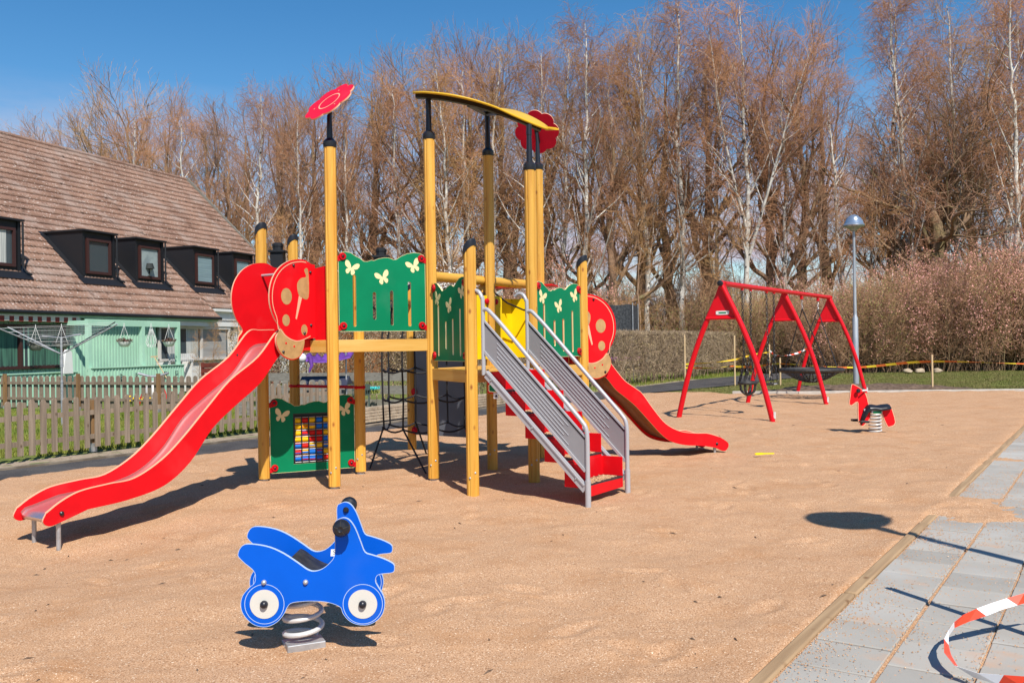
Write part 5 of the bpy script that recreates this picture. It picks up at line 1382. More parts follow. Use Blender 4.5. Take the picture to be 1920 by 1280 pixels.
def basket(t, d, z, label, kind):
    c = hp(t, d, z); o = empty('hanging_basket', c, label, 'hanging basket')
    mb = MB(); 
    if kind != 'macrame':
        mb.lathe([(.09, -.13), (.14, -.10), (.19, .0), (.20, .03), (.17, .03), (.15, -.02)], 18, c)
    else:
        for k in range(10):
            a = 2 * PI * k / 10; mb.tube([c + V(.17 * math.cos(a), .17 * math.sin(a), -.02), c + V(.10 * math.cos(a + .5), .10 * math.sin(a + .5), -.17)], .009, 4); mb.tube([c + V(.17 * math.cos(a), .17 * math.sin(a), -.02), c + V(.03 * math.cos(a), .03 * math.sin(a), .42)], .007, 4)
    mb.build('bowl', M['white'] if kind != 'wicker' else M['greyplank'], o)
    mb = MB()
    for k in range(3): a = 2 * PI * k / 3; mb.tube([c + V(.19 * math.cos(a), .19 * math.sin(a), .03), c + Z * .55], .006, 4)
    mb.tube([c + Z * .55, c + Z * .62], .01, 5); mb.build('hanger', M['white'], o)
    vs = []; fs = []
    for k in range(260):
        a, r_ = rb.uniform(0, 2 * PI), .24 * rb.random() ** .6; p = c + V(r_ * math.cos(a), r_ * math.sin(a), .03 + rb.uniform(0, .14) * (1 - r_ * 2)); s = rb.uniform(.012, .028)
        n_ = V(rb.uniform(-1, 1), rb.uniform(-1, 1), rb.uniform(-.3, 1)).normalized(); e1 = n_.orthogonal().normalized() * s; e2 = n_.cross(e1)
        o2 = len(vs); vs += [p + e1, p + e2, p - e1, p - e2]; fs.append((o2, o2 + 1, o2 + 2, o2 + 3))
    if kind != 'macrame':
        mb = MB(); mb.add(vs, fs); mb.build('flowers', M['flow'] if kind != 'wicker' else M['dark'], o, smooth=False)
basket(3.72, -.88, 1.74, 'white hanging basket with dark red flowers, left of the three on the porch', 'bowl')
basket(4.92, -.88, 1.76, 'white knotted cord hanging basket without flowers in the middle of the porch', 'macrame')
basket(5.76, -.88, 1.74, 'white hanging basket with dark leaves near the right porch post', 'bowl')
basket(.95, -.25, 1.66, 'grey wicker hanging basket at the left edge before the green curtain', 'wicker')
basket(1.88, -.25, 1.70, 'grey wicker hanging basket before the window with the pale cone', 'wicker')
mb = MB(); mb.plate([(0, 0), (.36, 0), (.32, .62), (.24, .70), (.14, .70), (.08, .60)], [], .10, (hp(1.15, -1.0, .85), HD, Z.copy(), HD.cross(Z))); tag(mb.build('folded_board', M['white'], bevel=.01), 'white tapering board leaning at the large green curtained window', 'board')
# tools, planter toys, and flowers behind the second fence
def pole_thing(name, p, q, r_, m, label, cat):
    mb = MB(); mb.tube([p, q], r_, 8); return tag(mb.build(name, m), label, cat)
rk = empty('garden_rake', hp(5.0, -1.5, 0), 'wooden handled rake leaning at the green low wall', 'rake')
mb = MB(); mb.tube([hp(5.15, -1.6, .1), hp(4.85, -1.05, 1.28)], .017, 8); mb.build('handle', M['stake'], rk)
mb = MB(); mb.beam(hp(4.7, -1.05, 1.28), hp(5.0, -1.05, 1.29), .03, .04); mb.build('head', M['stake'], rk, smooth=False)
for i, (t, lab) in enumerate(((.55, 'black bracket on the left low wall at the picture edge'), (1.35, 'black bracket on the left low wall by the white board'), (3.45, 'black bracket on the porch low wall under the left basket'), (4.1, 'small black bracket in the middle of the porch low wall'), (5.4, 'black scroll bracket left of the pair at the porch end'), (5.95, 'black scroll bracket right of the pair at the porch end'))):
    d_ = -.96 if t > 2.3 else -.66; c = hp(t, d_ - .02, .62); mb = MB()
    mb.tube([c + Z * .17, c - Z * .17], .012, 6); mb.tube([c + Z * .14, c + HD * .1 + Z * .16, c + HD * .12 + Z * .05, c + Z * .0, c + HD * .12 - Z * .08, c + HD * .26 - Z * .12, c + HD * .28 - Z * .02] if t > 5 else [c + Z * .14, c + HD * .08 + Z * .1, c + Z * .0, c + HD * .06 - Z * .1], .010, 6)
    tag(mb.build('wall_bracket', M['black']), lab, 'bracket')
toy = empty('ride_on_toy', (-9.0, 22.4, 0), 'red and white child tricycle with handlebars behind the back fence', 'tricycle')
tcx = V(-9.0, 22.6, 0)
mb = MB()
for s in (-1, 1): mb.tube([tcx + V(.42 * s, .0, .0), tcx + V(.22 * s, 0, .6)], .03, 8)
mb.build('frame', M['redpaint'], toy)
mb = MB(); mb.lathe([(.16, .15), (.2, .35), (.2, .55), (.12, .72)], 16, tcx); mb.build('body', M['white'], toy)
mb = MB(); mb.tube([tcx + V(-.38, 0, .92), tcx + V(-.1, 0, .84), tcx + V(.1, 0, .84), tcx + V(.38, 0, .92)], .03, 8); mb.build('handlebar', M['steel'], toy)
def flower_clump(name, c, label, colr, n=60, r_=.35, h=.32, cat='flowers', leaf=None):
    rr_ = random.Random(len(label)); o = empty(name, c, label, cat); c = Vector(c)
    vs = []; fs = []
    for k in range(n * 3):
        a, q = rr_.uniform(0, 2 * PI), r_ * math.sqrt(rr_.random()); p = c + V(q * math.cos(a), q * math.sin(a), 0); t_ = p + V(rr_.uniform(-.08, .08), rr_.uniform(-.08, .08), h * rr_.uniform(.6, 1)); s = .012
        o2 = len(vs); vs += [p + V(s, 0, 0), p - V(s, 0, 0), t_]; fs.append((o2, o2 + 1, o2 + 2))
    mb = MB(); mb.add(vs, fs); mb.build('leaves', M['blade'], o, smooth=False)
    vs = []; fs = []
    for k in range(n):
        a, q = rr_.uniform(0, 2 * PI), r_ * math.sqrt(rr_.random()); p = c + V(q * math.cos(a), q * math.sin(a), h * rr_.uniform(.8, 1.15)); s = rr_.uniform(.02, .04)
        for j in range(3):
            n_ = V(rr_.uniform(-1, 1), rr_.uniform(-1, .2), rr_.uniform(0, 1)).normalized(); e1 = n_.orthogonal().normalized() * s; e2 = n_.cross(e1); o2 = len(vs)
            vs += [p + e1, p + e2, p - e1, p - e2]; fs.append((o2, o2 + 1, o2 + 2, o2 + 3))
    mb = MB(); mb.add(vs, fs); mb.build('blossoms', colr, o, smooth=False)
    return o
flower_clump('daffodils', (-8.9, 21.6, 0), 'yellow daffodils blooming before the back fence', mat('daffodil', (.9, .62, .02), .7), 22, .4, .36)
flower_clump('blue_flowers', (-3.35, 20.9, .42), 'turquoise flowers in the box on the plank fence', mat('turquoise', (.05, .5, .48), .7), 60, .28, .12)
flower_clump('pale_flowers', (-7.8, 21.5, 0), 'pale pink flowers right of the daffodils', mat('pale_pink', (.75, .55, .5), .7), 16, .3, .3)
rc = empty('canopy', (-4.35, 20.3, 0), 'purple cloth canopy with a white ball hanging behind the tower posts', 'canopy')
mb = MB(); mb.tube([V(-4.9, 20.3, 0), V(-4.9, 20.3, 1.36)], .02, 8); mb.tube([V(-3.8, 20.6, 0), V(-3.8, 20.6, 1.40)], .02, 8); mb.build('pole', M['steel'], rc)
NX_, NZ_ = 24, 6; vs = []
for j in range(NZ_ + 1):
    for i in range(NX_ + 1):
        x = -5.0 + 1.35 * i / NX_; vs.append(V(x, 20.3 + .5 * j / NZ_, 1.42 - .10 * math.sin(PI * i / NX_) - .05 * math.sin(i * 1.9) * (j / NZ_) - .16 * (1 - j / NZ_)))
mb = MB(); mb.add(vs, [(j * (NX_ + 1) + i, j * (NX_ + 1) + i + 1, (j + 1) * (NX_ + 1) + i + 1, (j + 1) * (NX_ + 1) + i) for j in range(NZ_) for i in range(NX_)])
M['purple'] = mat('purple_cloth', (.14, .04, .30), .7, c2=(.09, .025, .2), scale=6)
cn_ = mb.build('cloth', M['purple'], rc); cn_.modifiers.new('t', 'SOLIDIFY').thickness = .01
mb = MB(); mb.tube([V(-4.55, 20.25, 1.3), V(-4.5, 20.22, 1.1), V(-4.56, 20.2, .95)], [.06, .04, .02], 8); mb.build('tie', M['purple'], rc)
mb = MB(); mb.lathe([(.01, -.11), (.07, -.085), (.105, -.03), (.105, .03), (.07, .085), (.01, .11)], 18, V(-4.72, 20.2, 1.27)); mb.build('ball', M['white'], rc)
ph = empty('play_house', (-4.4, 20.6, 0), 'small dark blue roofed play house behind the grey pickets', 'play house')
M['navy'] = mat('navy_roof', (.03, .035, .06), .6)
mb = MB(); mb.box((-4.4, 20.75, .33), (1.1, .5, .66)); mb.build('wall', M['greyplank'], ph, smooth=False)
mb = MB(); P = [(-4.85, 20.35, .64), (-3.75, 20.35, .64), (-3.75, 20.75, .84), (-4.85, 20.75, .84), (-4.85, 21.15, .64), (-3.75, 21.15, .64)]
mb.add(P, [(0, 1, 2, 3), (3, 2, 5, 4), (0, 3, 4), (1, 5, 2)]); mb.build('roof', M['navy'], ph, smooth=False)
mb = MB(); M['crate'] = mat('crate_green', (.05, .08, .065), .6)
for k in range(9): mb.box((-3.45 + .04 * k, 19.4, .58), (.012, .012, .20)); 
mb.box((-3.29, 19.42, .47), (.36, .03, .03)); mb.box((-3.29, 19.42, .68), (.38, .03, .03)); mb.box((-3.29, 19.55, .57), (.36, .24, .02)); mb.box((-3.29, 19.68, .57), (.36, .02, .2))
for x in (-3.46, -3.12): mb.box((x, 19.55, .24), (.03, .03, .48))
tag(mb.build('plastic_crate', M['crate'], smooth=False), 'dark green slatted crate above the low bead panel', 'crate')
# trampoline with a net behind the hedge
tr = empty('trampoline', (3.3, 37.5, 0), 'trampoline with tall dark safety net and purple rim behind the hedge', 'trampoline'); tcx = V(3.45, 37.2, 0); TR = 1.75
M['netblack'] = mat('net_cloth', (.018, .02, .024), .8, c2=(.05, .055, .06), scale=14)
mb = MB(); vs = []; N = 32
for z in (.95, 2.0, 3.05):
    for k in range(N): a = 2 * PI * k / N; vs.append(tcx + V(TR * math.cos(a), TR * math.sin(a), z - (.06 * abs(math.sin(a * 4)) if z > 3 else 0)))
mb.add(vs, [(j * N + k, j * N + (k + 1) % N, (j + 1) * N + (k + 1) % N, (j + 1) * N + k) for j in range(2) for k in range(N)]); mb.build('safety_net', M['netblack'], tr)
for k in range(8):
    a = 2 * PI * k / 8 + .1; mb = MB(); mb.tube([tcx + V((TR + .05) * math.cos(a), (TR + .05) * math.sin(a), 0), tcx + V((TR + .05) * math.cos(a), (TR + .05) * math.sin(a), 3.1)], .025, 8); mb.build('pole', M['steel'], tr)
mb = MB(); mb.tube([tcx + V(TR * math.cos(a), TR * math.sin(a), .85) for a in np.linspace(0, 2 * PI, 32, endpoint=False)], .10, 8, closed=True); mb.build('rim', mat('purple_rim', (.42, .12, .36), .6), tr)
# ================================================================== VEGETATION
def norm(a): return a / np.maximum(np.linalg.norm(a, axis=-1, keepdims=True), 1e-9)
def grow(P, R, n, t0, t1, ang, lenf, K, up, wob, rr, rng, rend=.25, droop=0.0):
    """n children on every parent curve; P (N,Kp,3), R (N,Kp)"""
    N, Kp, _ = P.shape
    t = (np.arange(n)[None, :] + rng.uniform(0, 1, (N, n))) / n * (t1 - t0) + t0
    x = t * (Kp - 1); i0 = np.clip(x.astype(int), 0, Kp - 2); f = (x - i0)[..., None]
    rows = np.arange(N)[:, None]
    a = P[rows, i0]; b = P[rows, i0 + 1]
    pos = a * (1 - f) + b * f; tan = norm(b - a); r0 = R[rows, i0] * (1 - f[..., 0]) + R[rows, i0 + 1] * f[..., 0]
    M_ = N * n; pos = pos.reshape(M_, 3); tan = tan.reshape(M_, 3); r0 = r0.reshape(M_); t = t.reshape(M_)
    h = rng.normal(size=(M_, 3)); e = norm(np.cross(tan, h))
    al = np.radians(ang[0] + (ang[1] - ang[0]) * rng.uniform(0, 1, M_))[:, None]
    d = tan * np.cos(al) + e * np.sin(al)
    ln = lenf(t, rng.uniform(.7, 1.25, M_))
    Q = np.zeros((M_, K, 3)); Q[:, 0] = pos; zv = np.array([0, 0, 1.])
    for k in range(1, K):
        d = norm(d + rng.normal(size=(M_, 3)) * wob + zv * (up / K) - zv * (droop * k / K / K))
        Q[:, k] = Q[:, k - 1] + d * (ln / (K - 1))[:, None]
    s = np.linspace(0, 1, K)[None, :]
    RR_ = (r0 * rr)[:, None] * (1 - (1 - rend) * s)
    return Q, RR_
def tubes(P, R, S):
    N, K, _ = P.shape
    T = np.empty_like(P); T[:, 1:-1] = P[:, 2:] - P[:, :-2]; T[:, 0] = P[:, 1] - P[:, 0]; T[:, -1] = P[:, -1] - P[:, -2]; T = norm(T)
    ref = np.zeros_like(T); ref[..., 0] = 1.0; par = np.abs(T[..., 0]) > .9; ref[par] = [0, 1, 0]
    e1 = norm(np.cross(T, ref)); e2 = np.cross(T, e1)
    a = 2 * np.pi * np.arange(S) / S
    v = P[:, :, None] + (e1[:, :, None] * np.cos(a)[None, None, :, None] + e2[:, :, None] * np.sin(a)[None, None, :, None]) * R[:, :, None, None]
    base = (np.arange(N) * K * S)[:, None, None] + (np.arange(K - 1) * S)[None, :, None]
    k = np.arange(S)[None, None, :]; k2 = (k + 1) % S
    q = np.stack([base + k, base + k2, base + S + k2, base + S + k], -1).reshape(-1, 4)
    return v.reshape(-1, 3), q
def join(parts):
    vs = []; qs = []; o = 0
    for v, q in parts: vs.append(v); qs.append(q + o); o += len(v)
    return np.concatenate(vs), np.concatenate(qs)
def flakes(C, s, rng):
    """tiny four-cornered leaves or buds at the points C"""
    N = len(C); n_ = norm(rng.normal(size=(N, 3))); e1 = norm(np.cross(n_, rng.normal(size=(N, 3)))) * s * rng.uniform(.6, 1.3, (N, 1)); e2 = np.cross(n_, e1) * .8
    v = np.stack([C + e1, C + e2, C - e1, C - e2], 1).reshape(-1, 3); q = np.arange(N * 4).reshape(N, 4)
    return v, q
M['birchbark'] = mat('birch_bark', (.66, .63, .57), .75, c2=(.50, .46, .40), scale=3.0, bump=.3, bscale=20,
                     extra=[((.055, .045, .040), 5.0, .585, .63)], stretch=(1, 1, .9), vary=.1)
M['limb'] = mat('pale_limb', (.42, .33, .25), .8, c2=(.28, .20, .15), scale=2, vary=.15)
M['bark'] = mat('brown_bark', (.22, .13, .08), .9, c2=(.36, .23, .14), scale=2.4, bump=.8, bscale=14, dist=.03, stretch=(1, 1, .3), extra=[((.16, .17, .06), .9, .55, .8)], vary=.2)
M['oakbark'] = mat('oak_bark', (.19, .12, .075), .9, c2=(.30, .195, .11), scale=2.2, bump=.9, bscale=12, dist=.04, extra=[((.13, .13, .03), .8, .52, .75)])
def twigmat(name, c, c2): return mat(name, c, .8, c2=c2, scale=.35, lo=.35, hi=.65, vary=.18)
M['twig_birch'] = twigmat('birch_twigs', (.51, .265, .135), (.41, .19, .095))
M['twig_beech'] = twigmat('beech_twigs', (.44, .245, .15), (.35, .18, .115))
M['twig_olive'] = twigmat('olive_twigs', (.52, .32, .12), (.46, .23, .10))
M['twig_shrub'] = twigmat('shrub_twigs', (.52, .31, .17), (.42, .23, .12))
M['bud_pink'] = mat('pink_buds', (.80, .38, .34), .8, c2=(.66, .33, .25), scale=.6, vary=.15)
M['bud_green'] = mat('fresh_leaves', (.26, .36, .05), .7, c2=(.36, .35, .09), scale=1, vary=.15)
M['bud_brown'] = mat('dry_leaves', (.50, .32, .18), .8, c2=(.36, .22, .12), scale=1, vary=.15)
M['bud_white'] = mat('white_blossom', (.80, .77, .74), .7)
M['hedgeleaf'] = mat('hedge_leaves', (.46, .34, .19), .8, c2=(.30, .235, .09), scale=1.2)
M['hedgetwig'] = mat('hedge_twigs', (.38, .28, .18), .85, c2=(.25, .175, .11), scale=2)
def spine(h, K, rng, r0, wob, lean=(0, 0), r1=.02, pw=1.0):
    z = np.linspace(0, h, K); w_ = np.cumsum(rng.normal(size=(K, 2)) * wob, 0); w_ -= w_[0]
    s = z / h
    P = np.stack([w_[:, 0] + lean[0] * s * h, w_[:, 1] + lean[1] * s * h, z], -1)[None]; P[:, 0, 2] = -.2
    return P, (r1 + (r0 - r1) * (1 - s) ** pw)[None]
def birch(seed, h=18, fork=False, dense=1.0):
    g = np.random.default_rng(seed); T = []
    P, R = spine(h, 26, g, .165, .07, g.uniform(-.03, .03, 2), .015, .85)
    mains = [(P, R)]
    if fork:
        Q, S = grow(P[:, :], R, 2, .28, .42, (16, 24), lambda t, u: h * .58 * u ** .2, 22, .35, .03, .72, g, .08); mains.append((Q, S))
    l1P, l1R = [], []
    for (A_, B_) in mains:
        k = 25 if A_.shape[0] == 1 else 14
        Q, S = grow(A_, B_, k, .22, .97, (26, 50), lambda t, u: ((1 - t) * .30 + .075) * h * .72 * u, 9, .42, .07, .50, g, .22); l1P.append(Q); l1R.append(S)
    L1 = np.concatenate(l1P); R1 = np.concatenate(l1R)
    L2, R2 = grow(L1, R1, int(8 * dense), .18, 1, (25, 55), lambda t, u: 1.25 * u, 6, .1, .10, .55, g, .3)
    R2 = np.maximum(R2, .009)
    L3, R3 = grow(L2, R2, int(7 * dense), .1, 1, (20, 70), lambda t, u: .85 * u, 4, -.3, .14, .8, g, .5, droop=1.6)
    R3 = np.clip(R3, .0048, .0075)
    L4, R4 = grow(L3, R3, 2, .2, 1, (20, 60), lambda t, u: .38 * u, 3, -.3, .16, .9, g, .6, droop=1.2)
    tv = [tubes(a, b, 9) for a, b in mains] + [tubes(L1, R1, 5)]
    cv = [tubes(L2, R2, 3), tubes(L3, R3, 3), tubes(L4, R4, 3)]
    return join(tv), join(cv), h
def beech(seed, h=17, olive=False):
    g = np.random.default_rng(seed)
    P, R = spine(h * .9, 22, g, .34, .06, g.uniform(-.03, .03, 2), .03, .9)
    L1, R1 = grow(P, R, 17, .20, .97, (24, 62), lambda t, u: ((1 - t) * .46 + .14) * h * u, 12, .50, .095, .54, g, .16)
    L2, R2 = grow(L1, R1, 10, .14, 1, (18, 48), lambda t, u: (2.6 - 1.3 * t) * u, 7, .55, .10, .50, g, .3); R2 = np.maximum(R2, .013)
    L3, R3 = grow(L2, R2, 5, .12, 1, (20, 50), lambda t, u: 1.0 * u, 5, .4, .12, .60, g, .5); R3 = np.clip(R3, .0058, .009)
    L4, R4 = grow(L3, R3, 3, .15, 1, (20, 50), lambda t, u: .45 * u, 3, .3, .12, .85, g, .6)
    return join([tubes(P, R, 10), tubes(L1, R1, 6), tubes(L2, R2, 4)]), join([tubes(L3, R3, 3), tubes(L4, R4, 3)]), h
def oak(seed, h=15):
    g = np.random.default_rng(seed)
    P, R = spine(h * .62, 12, g, .40, .16, (-.06, 0), .20, .7); P2, R2_ = spine(h * .72, 12, g, .36, .2, (.20, .05), .16, .7)
    A_ = np.concatenate([P, P2]); B_ = np.concatenate([R, R2_])
    L1, R1 = grow(A_, B_, 12, .38, 1, (30, 75), lambda t, u: 6.4 * u, 16, .75, .20, .48, g, .16)
    L2, R2 = grow(L1, R1, 9, .2, 1, (30, 65), lambda t, u: 3.1 * u, 10, .8, .22, .55, g, .25); R2 = np.maximum(R2, .016)
    L3, R3 = grow(L2, R2, 5, .15, 1, (25, 65), lambda t, u: 1.3 * u, 6, .4, .22, .55, g, .4); R3 = np.clip(R3, .009, .02)
    L4, R4 = grow(L3, R3, 4, .15, 1, (25, 60), lambda t, u: .5 * u, 3, .3, .2, .8, g, .6)
    return join([tubes(A_, B_, 12), tubes(L1, R1, 8), tubes(L2, R2, 5)]), join([tubes(L3, R3, 3), tubes(L4, R4, 3)]), h
def young(seed, h=10):
    """slender undergrowth tree"""
    g = np.random.default_rng(seed)
    P, R = spine(h, 14, g, .07, .07, g.uniform(-.06, .06, 2), .012)
    L1, R1 = grow(P, R, 22, .12, 1, (28, 60), lambda t, u: (2.4 - 1.4 * t) * u, 8, .35, .1, .45, g, .2)
    L2, R2 = grow(L1, R1, 8, .15, 1, (25, 60), lambda t, u: .9 * u, 5, .2, .12, .6, g, .4); R2 = np.maximum(R2, .007)
    L3, R3 = grow(L2, R2, 6, .15, 1, (25, 60), lambda t, u: .42 * u, 3, .1, .14, .8, g, .6); R3 = np.maximum(R3, .0055)
    return join([tubes(P, R, 7), tubes(L1, R1, 4)]), join([tubes(L2, R2, 3), tubes(L3, R3, 3)]), h
def shrub(seed, h=4.0, stems=30, spread=.9, buds=1):
    g = np.random.default_rng(seed); N = stems; K = 8
    b = g.normal(size=(N, 2)) * spread * .35; d = norm(np.concatenate([b * .55 + g.normal(size=(N, 2)) * .22, np.ones((N, 1))], 1))
    P = np.zeros((N, K, 3)); P[:, 0, :2] = b; ln = h * g.uniform(.65, 1.1, N)
    for k in range(1, K):
        d = norm(d + g.normal(size=(N, 3)) * .07); P[:, k] = P[:, k - 1] + d * (ln / (K - 1))[:, None]
    R = g.uniform(.012, .026, N)[:, None] * np.linspace(1, .3, K)[None]
    L2, R2 = grow(P, R, 11, .08, 1, (22, 60), lambda t, u: (1.1 - .5 * t) * u, 6, .3, .12, .6, g, .4); R2 = np.maximum(R2, .007)
    L3, R3 = grow(L2, R2, 6, .1, 1, (25, 65), lambda t, u: .42 * u, 4, .2, .16, .75, g, .6); R3 = np.maximum(R3, .005)
    tips = L3[:, 1:].reshape(-1, 3)
    return join([tubes(P, R, 4), tubes(L2, R2, 3)]), tubes(L3, R3, 3), h, tips
def tree_proto(name, data, bark, twig, buds=None, parts=('trunk', 'crown')):
    (tv, tq), (cv, cq) = data[0], data[1]
    root = empty(name, (0, 0, 0))
    t_ = link(parts[0], np_mesh(parts[0], tv, tq, [bark]), root)
    c_ = link(parts[1], np_mesh(parts[1], cv, cq, [twig], smooth=False), root)
    if buds:
        m_, s, n, seed = buds; g = np.random.default_rng(seed); C = data[3]; wz = np.clip(C[:, 2] / C[:, 2].max(), .02, 1) ** (2.2 if 'pink' in m_.name else .6); C = C[g.choice(len(C), min(n, len(C)), replace=n > len(C), p=wz / wz.sum())]; C = C + g.normal(size=(len(C), 3)) * .04
        v, q = flakes(C, s, g); link('leaves', np_mesh('leaves', v, q, [m_], smooth=False), root)
    return root, float(max(tv[:, 2].max(), np.percentile(cv[:, 2], 99.7)))
protos = {}
def need(k):
    if k in protos: return protos[k]
    if k[0] == 'B': r = tree_proto('birch_tree', birch(30 + int(k[1]), fork=(k == 'B3')), M['birchbark'], M['twig_birch'] if k != 'B4' else M['twig_olive'])
    elif k[0] == 'E': r = tree_proto('beech_tree', beech(50 + int(k[1])), M['bark'], M['twig_beech'] if k != 'E3' else M['twig_olive'])
    elif k[0] == 'O': r = tree_proto('oak_tree', oak(71), M['oakbark'], M['twig_beech'])
    elif k[0] == 'Y': r = tree_proto('young_tree', young(80 + int(k[1])), M['limb'] if k == 'Y1' else M['bark'], M['twig_olive'] if k != 'Y2' else M['twig_shrub'])
    elif k[0] == 'S':
        b = {'S0': ('bud_brown', .022, 2200), 'S1': ('bud_pink', .034, 5200), 'S2': ('bud_green', .022, 2600), 'S3': ('bud_white', .045, 9000), 'S4': ('bud_brown', .02, 1500), 'S5': ('bud_pink', .030, 3400)}[k]
        i = int(k[1]); r = tree_proto('thicket_shrub' if k != 'S3' else 'blossoming_shrub', shrub(90 + i, 4.0, 30), M['bark'], M['twig_shrub'], (M[b[0]], b[1], b[2], i), ('stems', 'twigs'))
    protos[k] = r; r[0]['_used'] = 0
    return r
placed = {}
def place(k, px, Yd, top=None, H=None, label=None, cat='tree', group=None, rz=None, name=None, sxy=1.0):
    root, h0 = need(k); Xw = (px - 960) / 1689.8 * Yd
    yh = 645.8 - .0151 * (px - 960)
    if H is None: H = 1.5 + (yh - top) / 1689.8 * Yd
    s = H / h0; rz = random.uniform(0, 2 * PI) if rz is None else rz
    if k not in placed: o = root; o.location = (Xw, Yd, 0); o.rotation_euler.z = rz; placed[k] = 1
    else: o = copy_tree(root, (Xw, Yd, 0), rz)
    o.scale = (s * sxy, s * sxy, s)
    if '_used' in o: del o['_used']
    tag(o, label, cat, group)
    return o
random.seed(31)
GB = 'bare birches of the wood behind the playground'; GE = 'bare brown trees of the wood behind the playground'
LB_ = 'bare white stemmed birch with hanging reddish twigs in the wood'; LE_ = 'bare brown beech like tree with rising limbs in the wood'
# ones that can be told apart
place('B3', 1402, 46, -20, label='tall forked white birch standing just behind the swing frame', rz=2.0)
place('B0', 1287, 47, -25, label='tall white birch left of the forked birch, reaching the top edge')
place('O0', 1755, 46.5, 110, label='gnarled spreading oak above the pink bushes on the right', rz=.4, sxy=1.15)
place('B1', 466, 52, 150, label='white birch rising right beside the end of the tiled roof')
place('B2', 742, 50, 130, label='white birch between the first two tall yellow posts')
place('B1', 1722, 47, -45, label='white birch in front of the gnarled oak')
place('B2', 1905, 44, -70, label='birch at the right edge of the picture')
place('B4', 845, 47, 85, label='birch with yellowish brown twigs right of the second tall post')
place('E1', 1446, 48, 25, label='thick brown forked tree right of the forked birch')
place('E0', 1150, 47, 120, label='thick dark trunk behind the right hand slide and trampoline')
place('B0', 1112, 46, 15, label='tall slim birch above the second slide')
place('B1', 1585, 46, 120, label='leaning birch just left of the street lamp')
for k, px, Yd, top in (('E0', 60, 84, 238), ('E2', 130, 80, 212), ('E1', 195, 78, 178), ('E3', 255, 74, 150), ('E0', 320, 70, 140), ('E2', 392, 66, 195), ('E1', 430, 64, 200),
                       ('E2', 520, 58, 165), ('E0', 590, 56, 115), ('E1', 650, 55, 100), ('E2', 700, 54, 92), ('E3', 800, 52, 75), ('E0', 880, 52, 65), ('E2', 955, 51, 50),
                       ('E1', 1030, 50, 90), ('E3', 1210, 51, 60), ('E2', 1330, 50, 15), ('E0', 1505, 50, 45), ('E2', 1556, 52, 95), ('E3', 1668, 54, 190), ('E0', 1830, 56, 40), ('E1', 1745, 57, 45), ('E2', 1955, 52, 10), ('E1', 2060, 52, 10),
                       ('E1', 1100, 54, 75), ('E0', 1255, 54, 50), ('E1', 840, 58, 105), ('E2', 470, 66, 205), ('E0', 160, 86, 215), ('E1', 20, 90, 262), ('E1', 280, 82, 190), ('E0', 550, 66, 160), ('E3', 95, 90, 235)):
    place(k, px, Yd, top + random.uniform(-30, 22), label=LE_, group=GE)
for k, px, Yd, top in (('B0', 260, 62, 225), ('B2', 348, 58, 220), ('B0', 560, 52, 210), ('B1', 660, 50, 170), ('B0', 800, 49, 120), ('B2', 872, 48, 120), ('B4', 925, 48, 60), ('B1', 985, 47, 95), ('B4', 1060, 48, 70), ('B2', 1155, 48, 40),
                       ('B4', 1215, 48, 15), ('B1', 1330, 49, 60), ('B2', 1478, 47, 110), ('B0', 1640, 50, 250), ('B0', 1694, 48, -15), ('B4', 1800, 48, -20), ('B4', 1850, 50, 0), ('B1', 1880, 47, -10), ('B0', 1970, 47, -40)):
    place(k, px, Yd, top + random.uniform(-28, 30), label=LB_, group=GB)
GY = 'slender undergrowth trees between the trunks'
for i in range(24):
    px = 470 + i * 62 + random.uniform(-14, 14); Yd = random.uniform(43, 50) if px > 900 else random.uniform(46, 54)
    place('Y%d' % (i % 3), px, Yd, H=random.uniform(6.5, 11.5), label='slender bare undergrowth tree between the taller trunks', group=GY)
GS = 'bushes of the thicket along the edge of the wood'
for i in range(62):
    px = 1395 + (i % 31) * 20 + random.uniform(-9, 9); row = i // 31; Yd = 41 + row * 1.8 + random.uniform(-.5, .5) + (1.5 if px < 1500 else 0)
    f = min(1, max(0, (px - 1560) / 300)); H = 3.9 + 1.5 * f + random.uniform(-.5, .6) + row * .4
    pink = random.random() < (.35 + .60 * f if row else .22 + .5 * f)
    k = ('S1' if random.random() < .65 else 'S5') if pink else random.choice(['S0', 'S4', 'S0', 'S2'])
    place(k, px, Yd, H=H, cat='bush', group=GS if not pink else GS + ', pinkish ones', label='bare twiggy brown bush in the thicket at the edge of the wood' if not pink else 'twiggy bush with pinkish buds in the thicket on the right', sxy=.85)
for i in range(38):
    px = 480 + i * 25 + random.uniform(-8, 8); Yd = random.uniform(46, 50) if px < 1150 else random.uniform(47.5, 51)
    place(random.choice(['S0', 'S4', 'S5', 'S0', 'S4']), px, Yd, H=random.uniform(4.0, 5.8), cat='bush', group=GS + ', behind the hedge', label='bare brown bush behind the clipped hedge', sxy=.9)
place('S2', 1278, 46.5, H=3.9, cat='bush', label='bush with fresh yellow green leaves behind the hedge left of the swings', sxy=1.1)
place('S3', 838, 43, H=5.6, cat='bush', label='white blossoming bush seen between the tall posts', sxy=.9)
place('S3', 826, 42.5, H=4.3, cat='bush', label='white blossoming bush half hidden by the second tall yellow post', sxy=.9)
place('S3', 868, 44.5, H=4.6, cat='bush', label='smaller white blossoming bush right of the larger one', sxy=.8)
# bare climbers before the white house
for i, (t, h) in enumerate(((7.0, 2.2), (7.7, 2.5), (8.9, 2.6), (9.9, 2.4))):
    root, h0 = need('Y0'); c = hp(t, -1.1, 0); o = copy_tree(root, c, i * 1.3, h / h0)
    o.scale = (h / h0 * 1.0, h / h0 * 1.0, h / h0); tag(o, 'small bare garden shrub before the white house window', 'bush', 'bare shrubs before the white house')
for k in list(protos):
    if k not in placed: protos[k][0].location = (0, 120, 0)
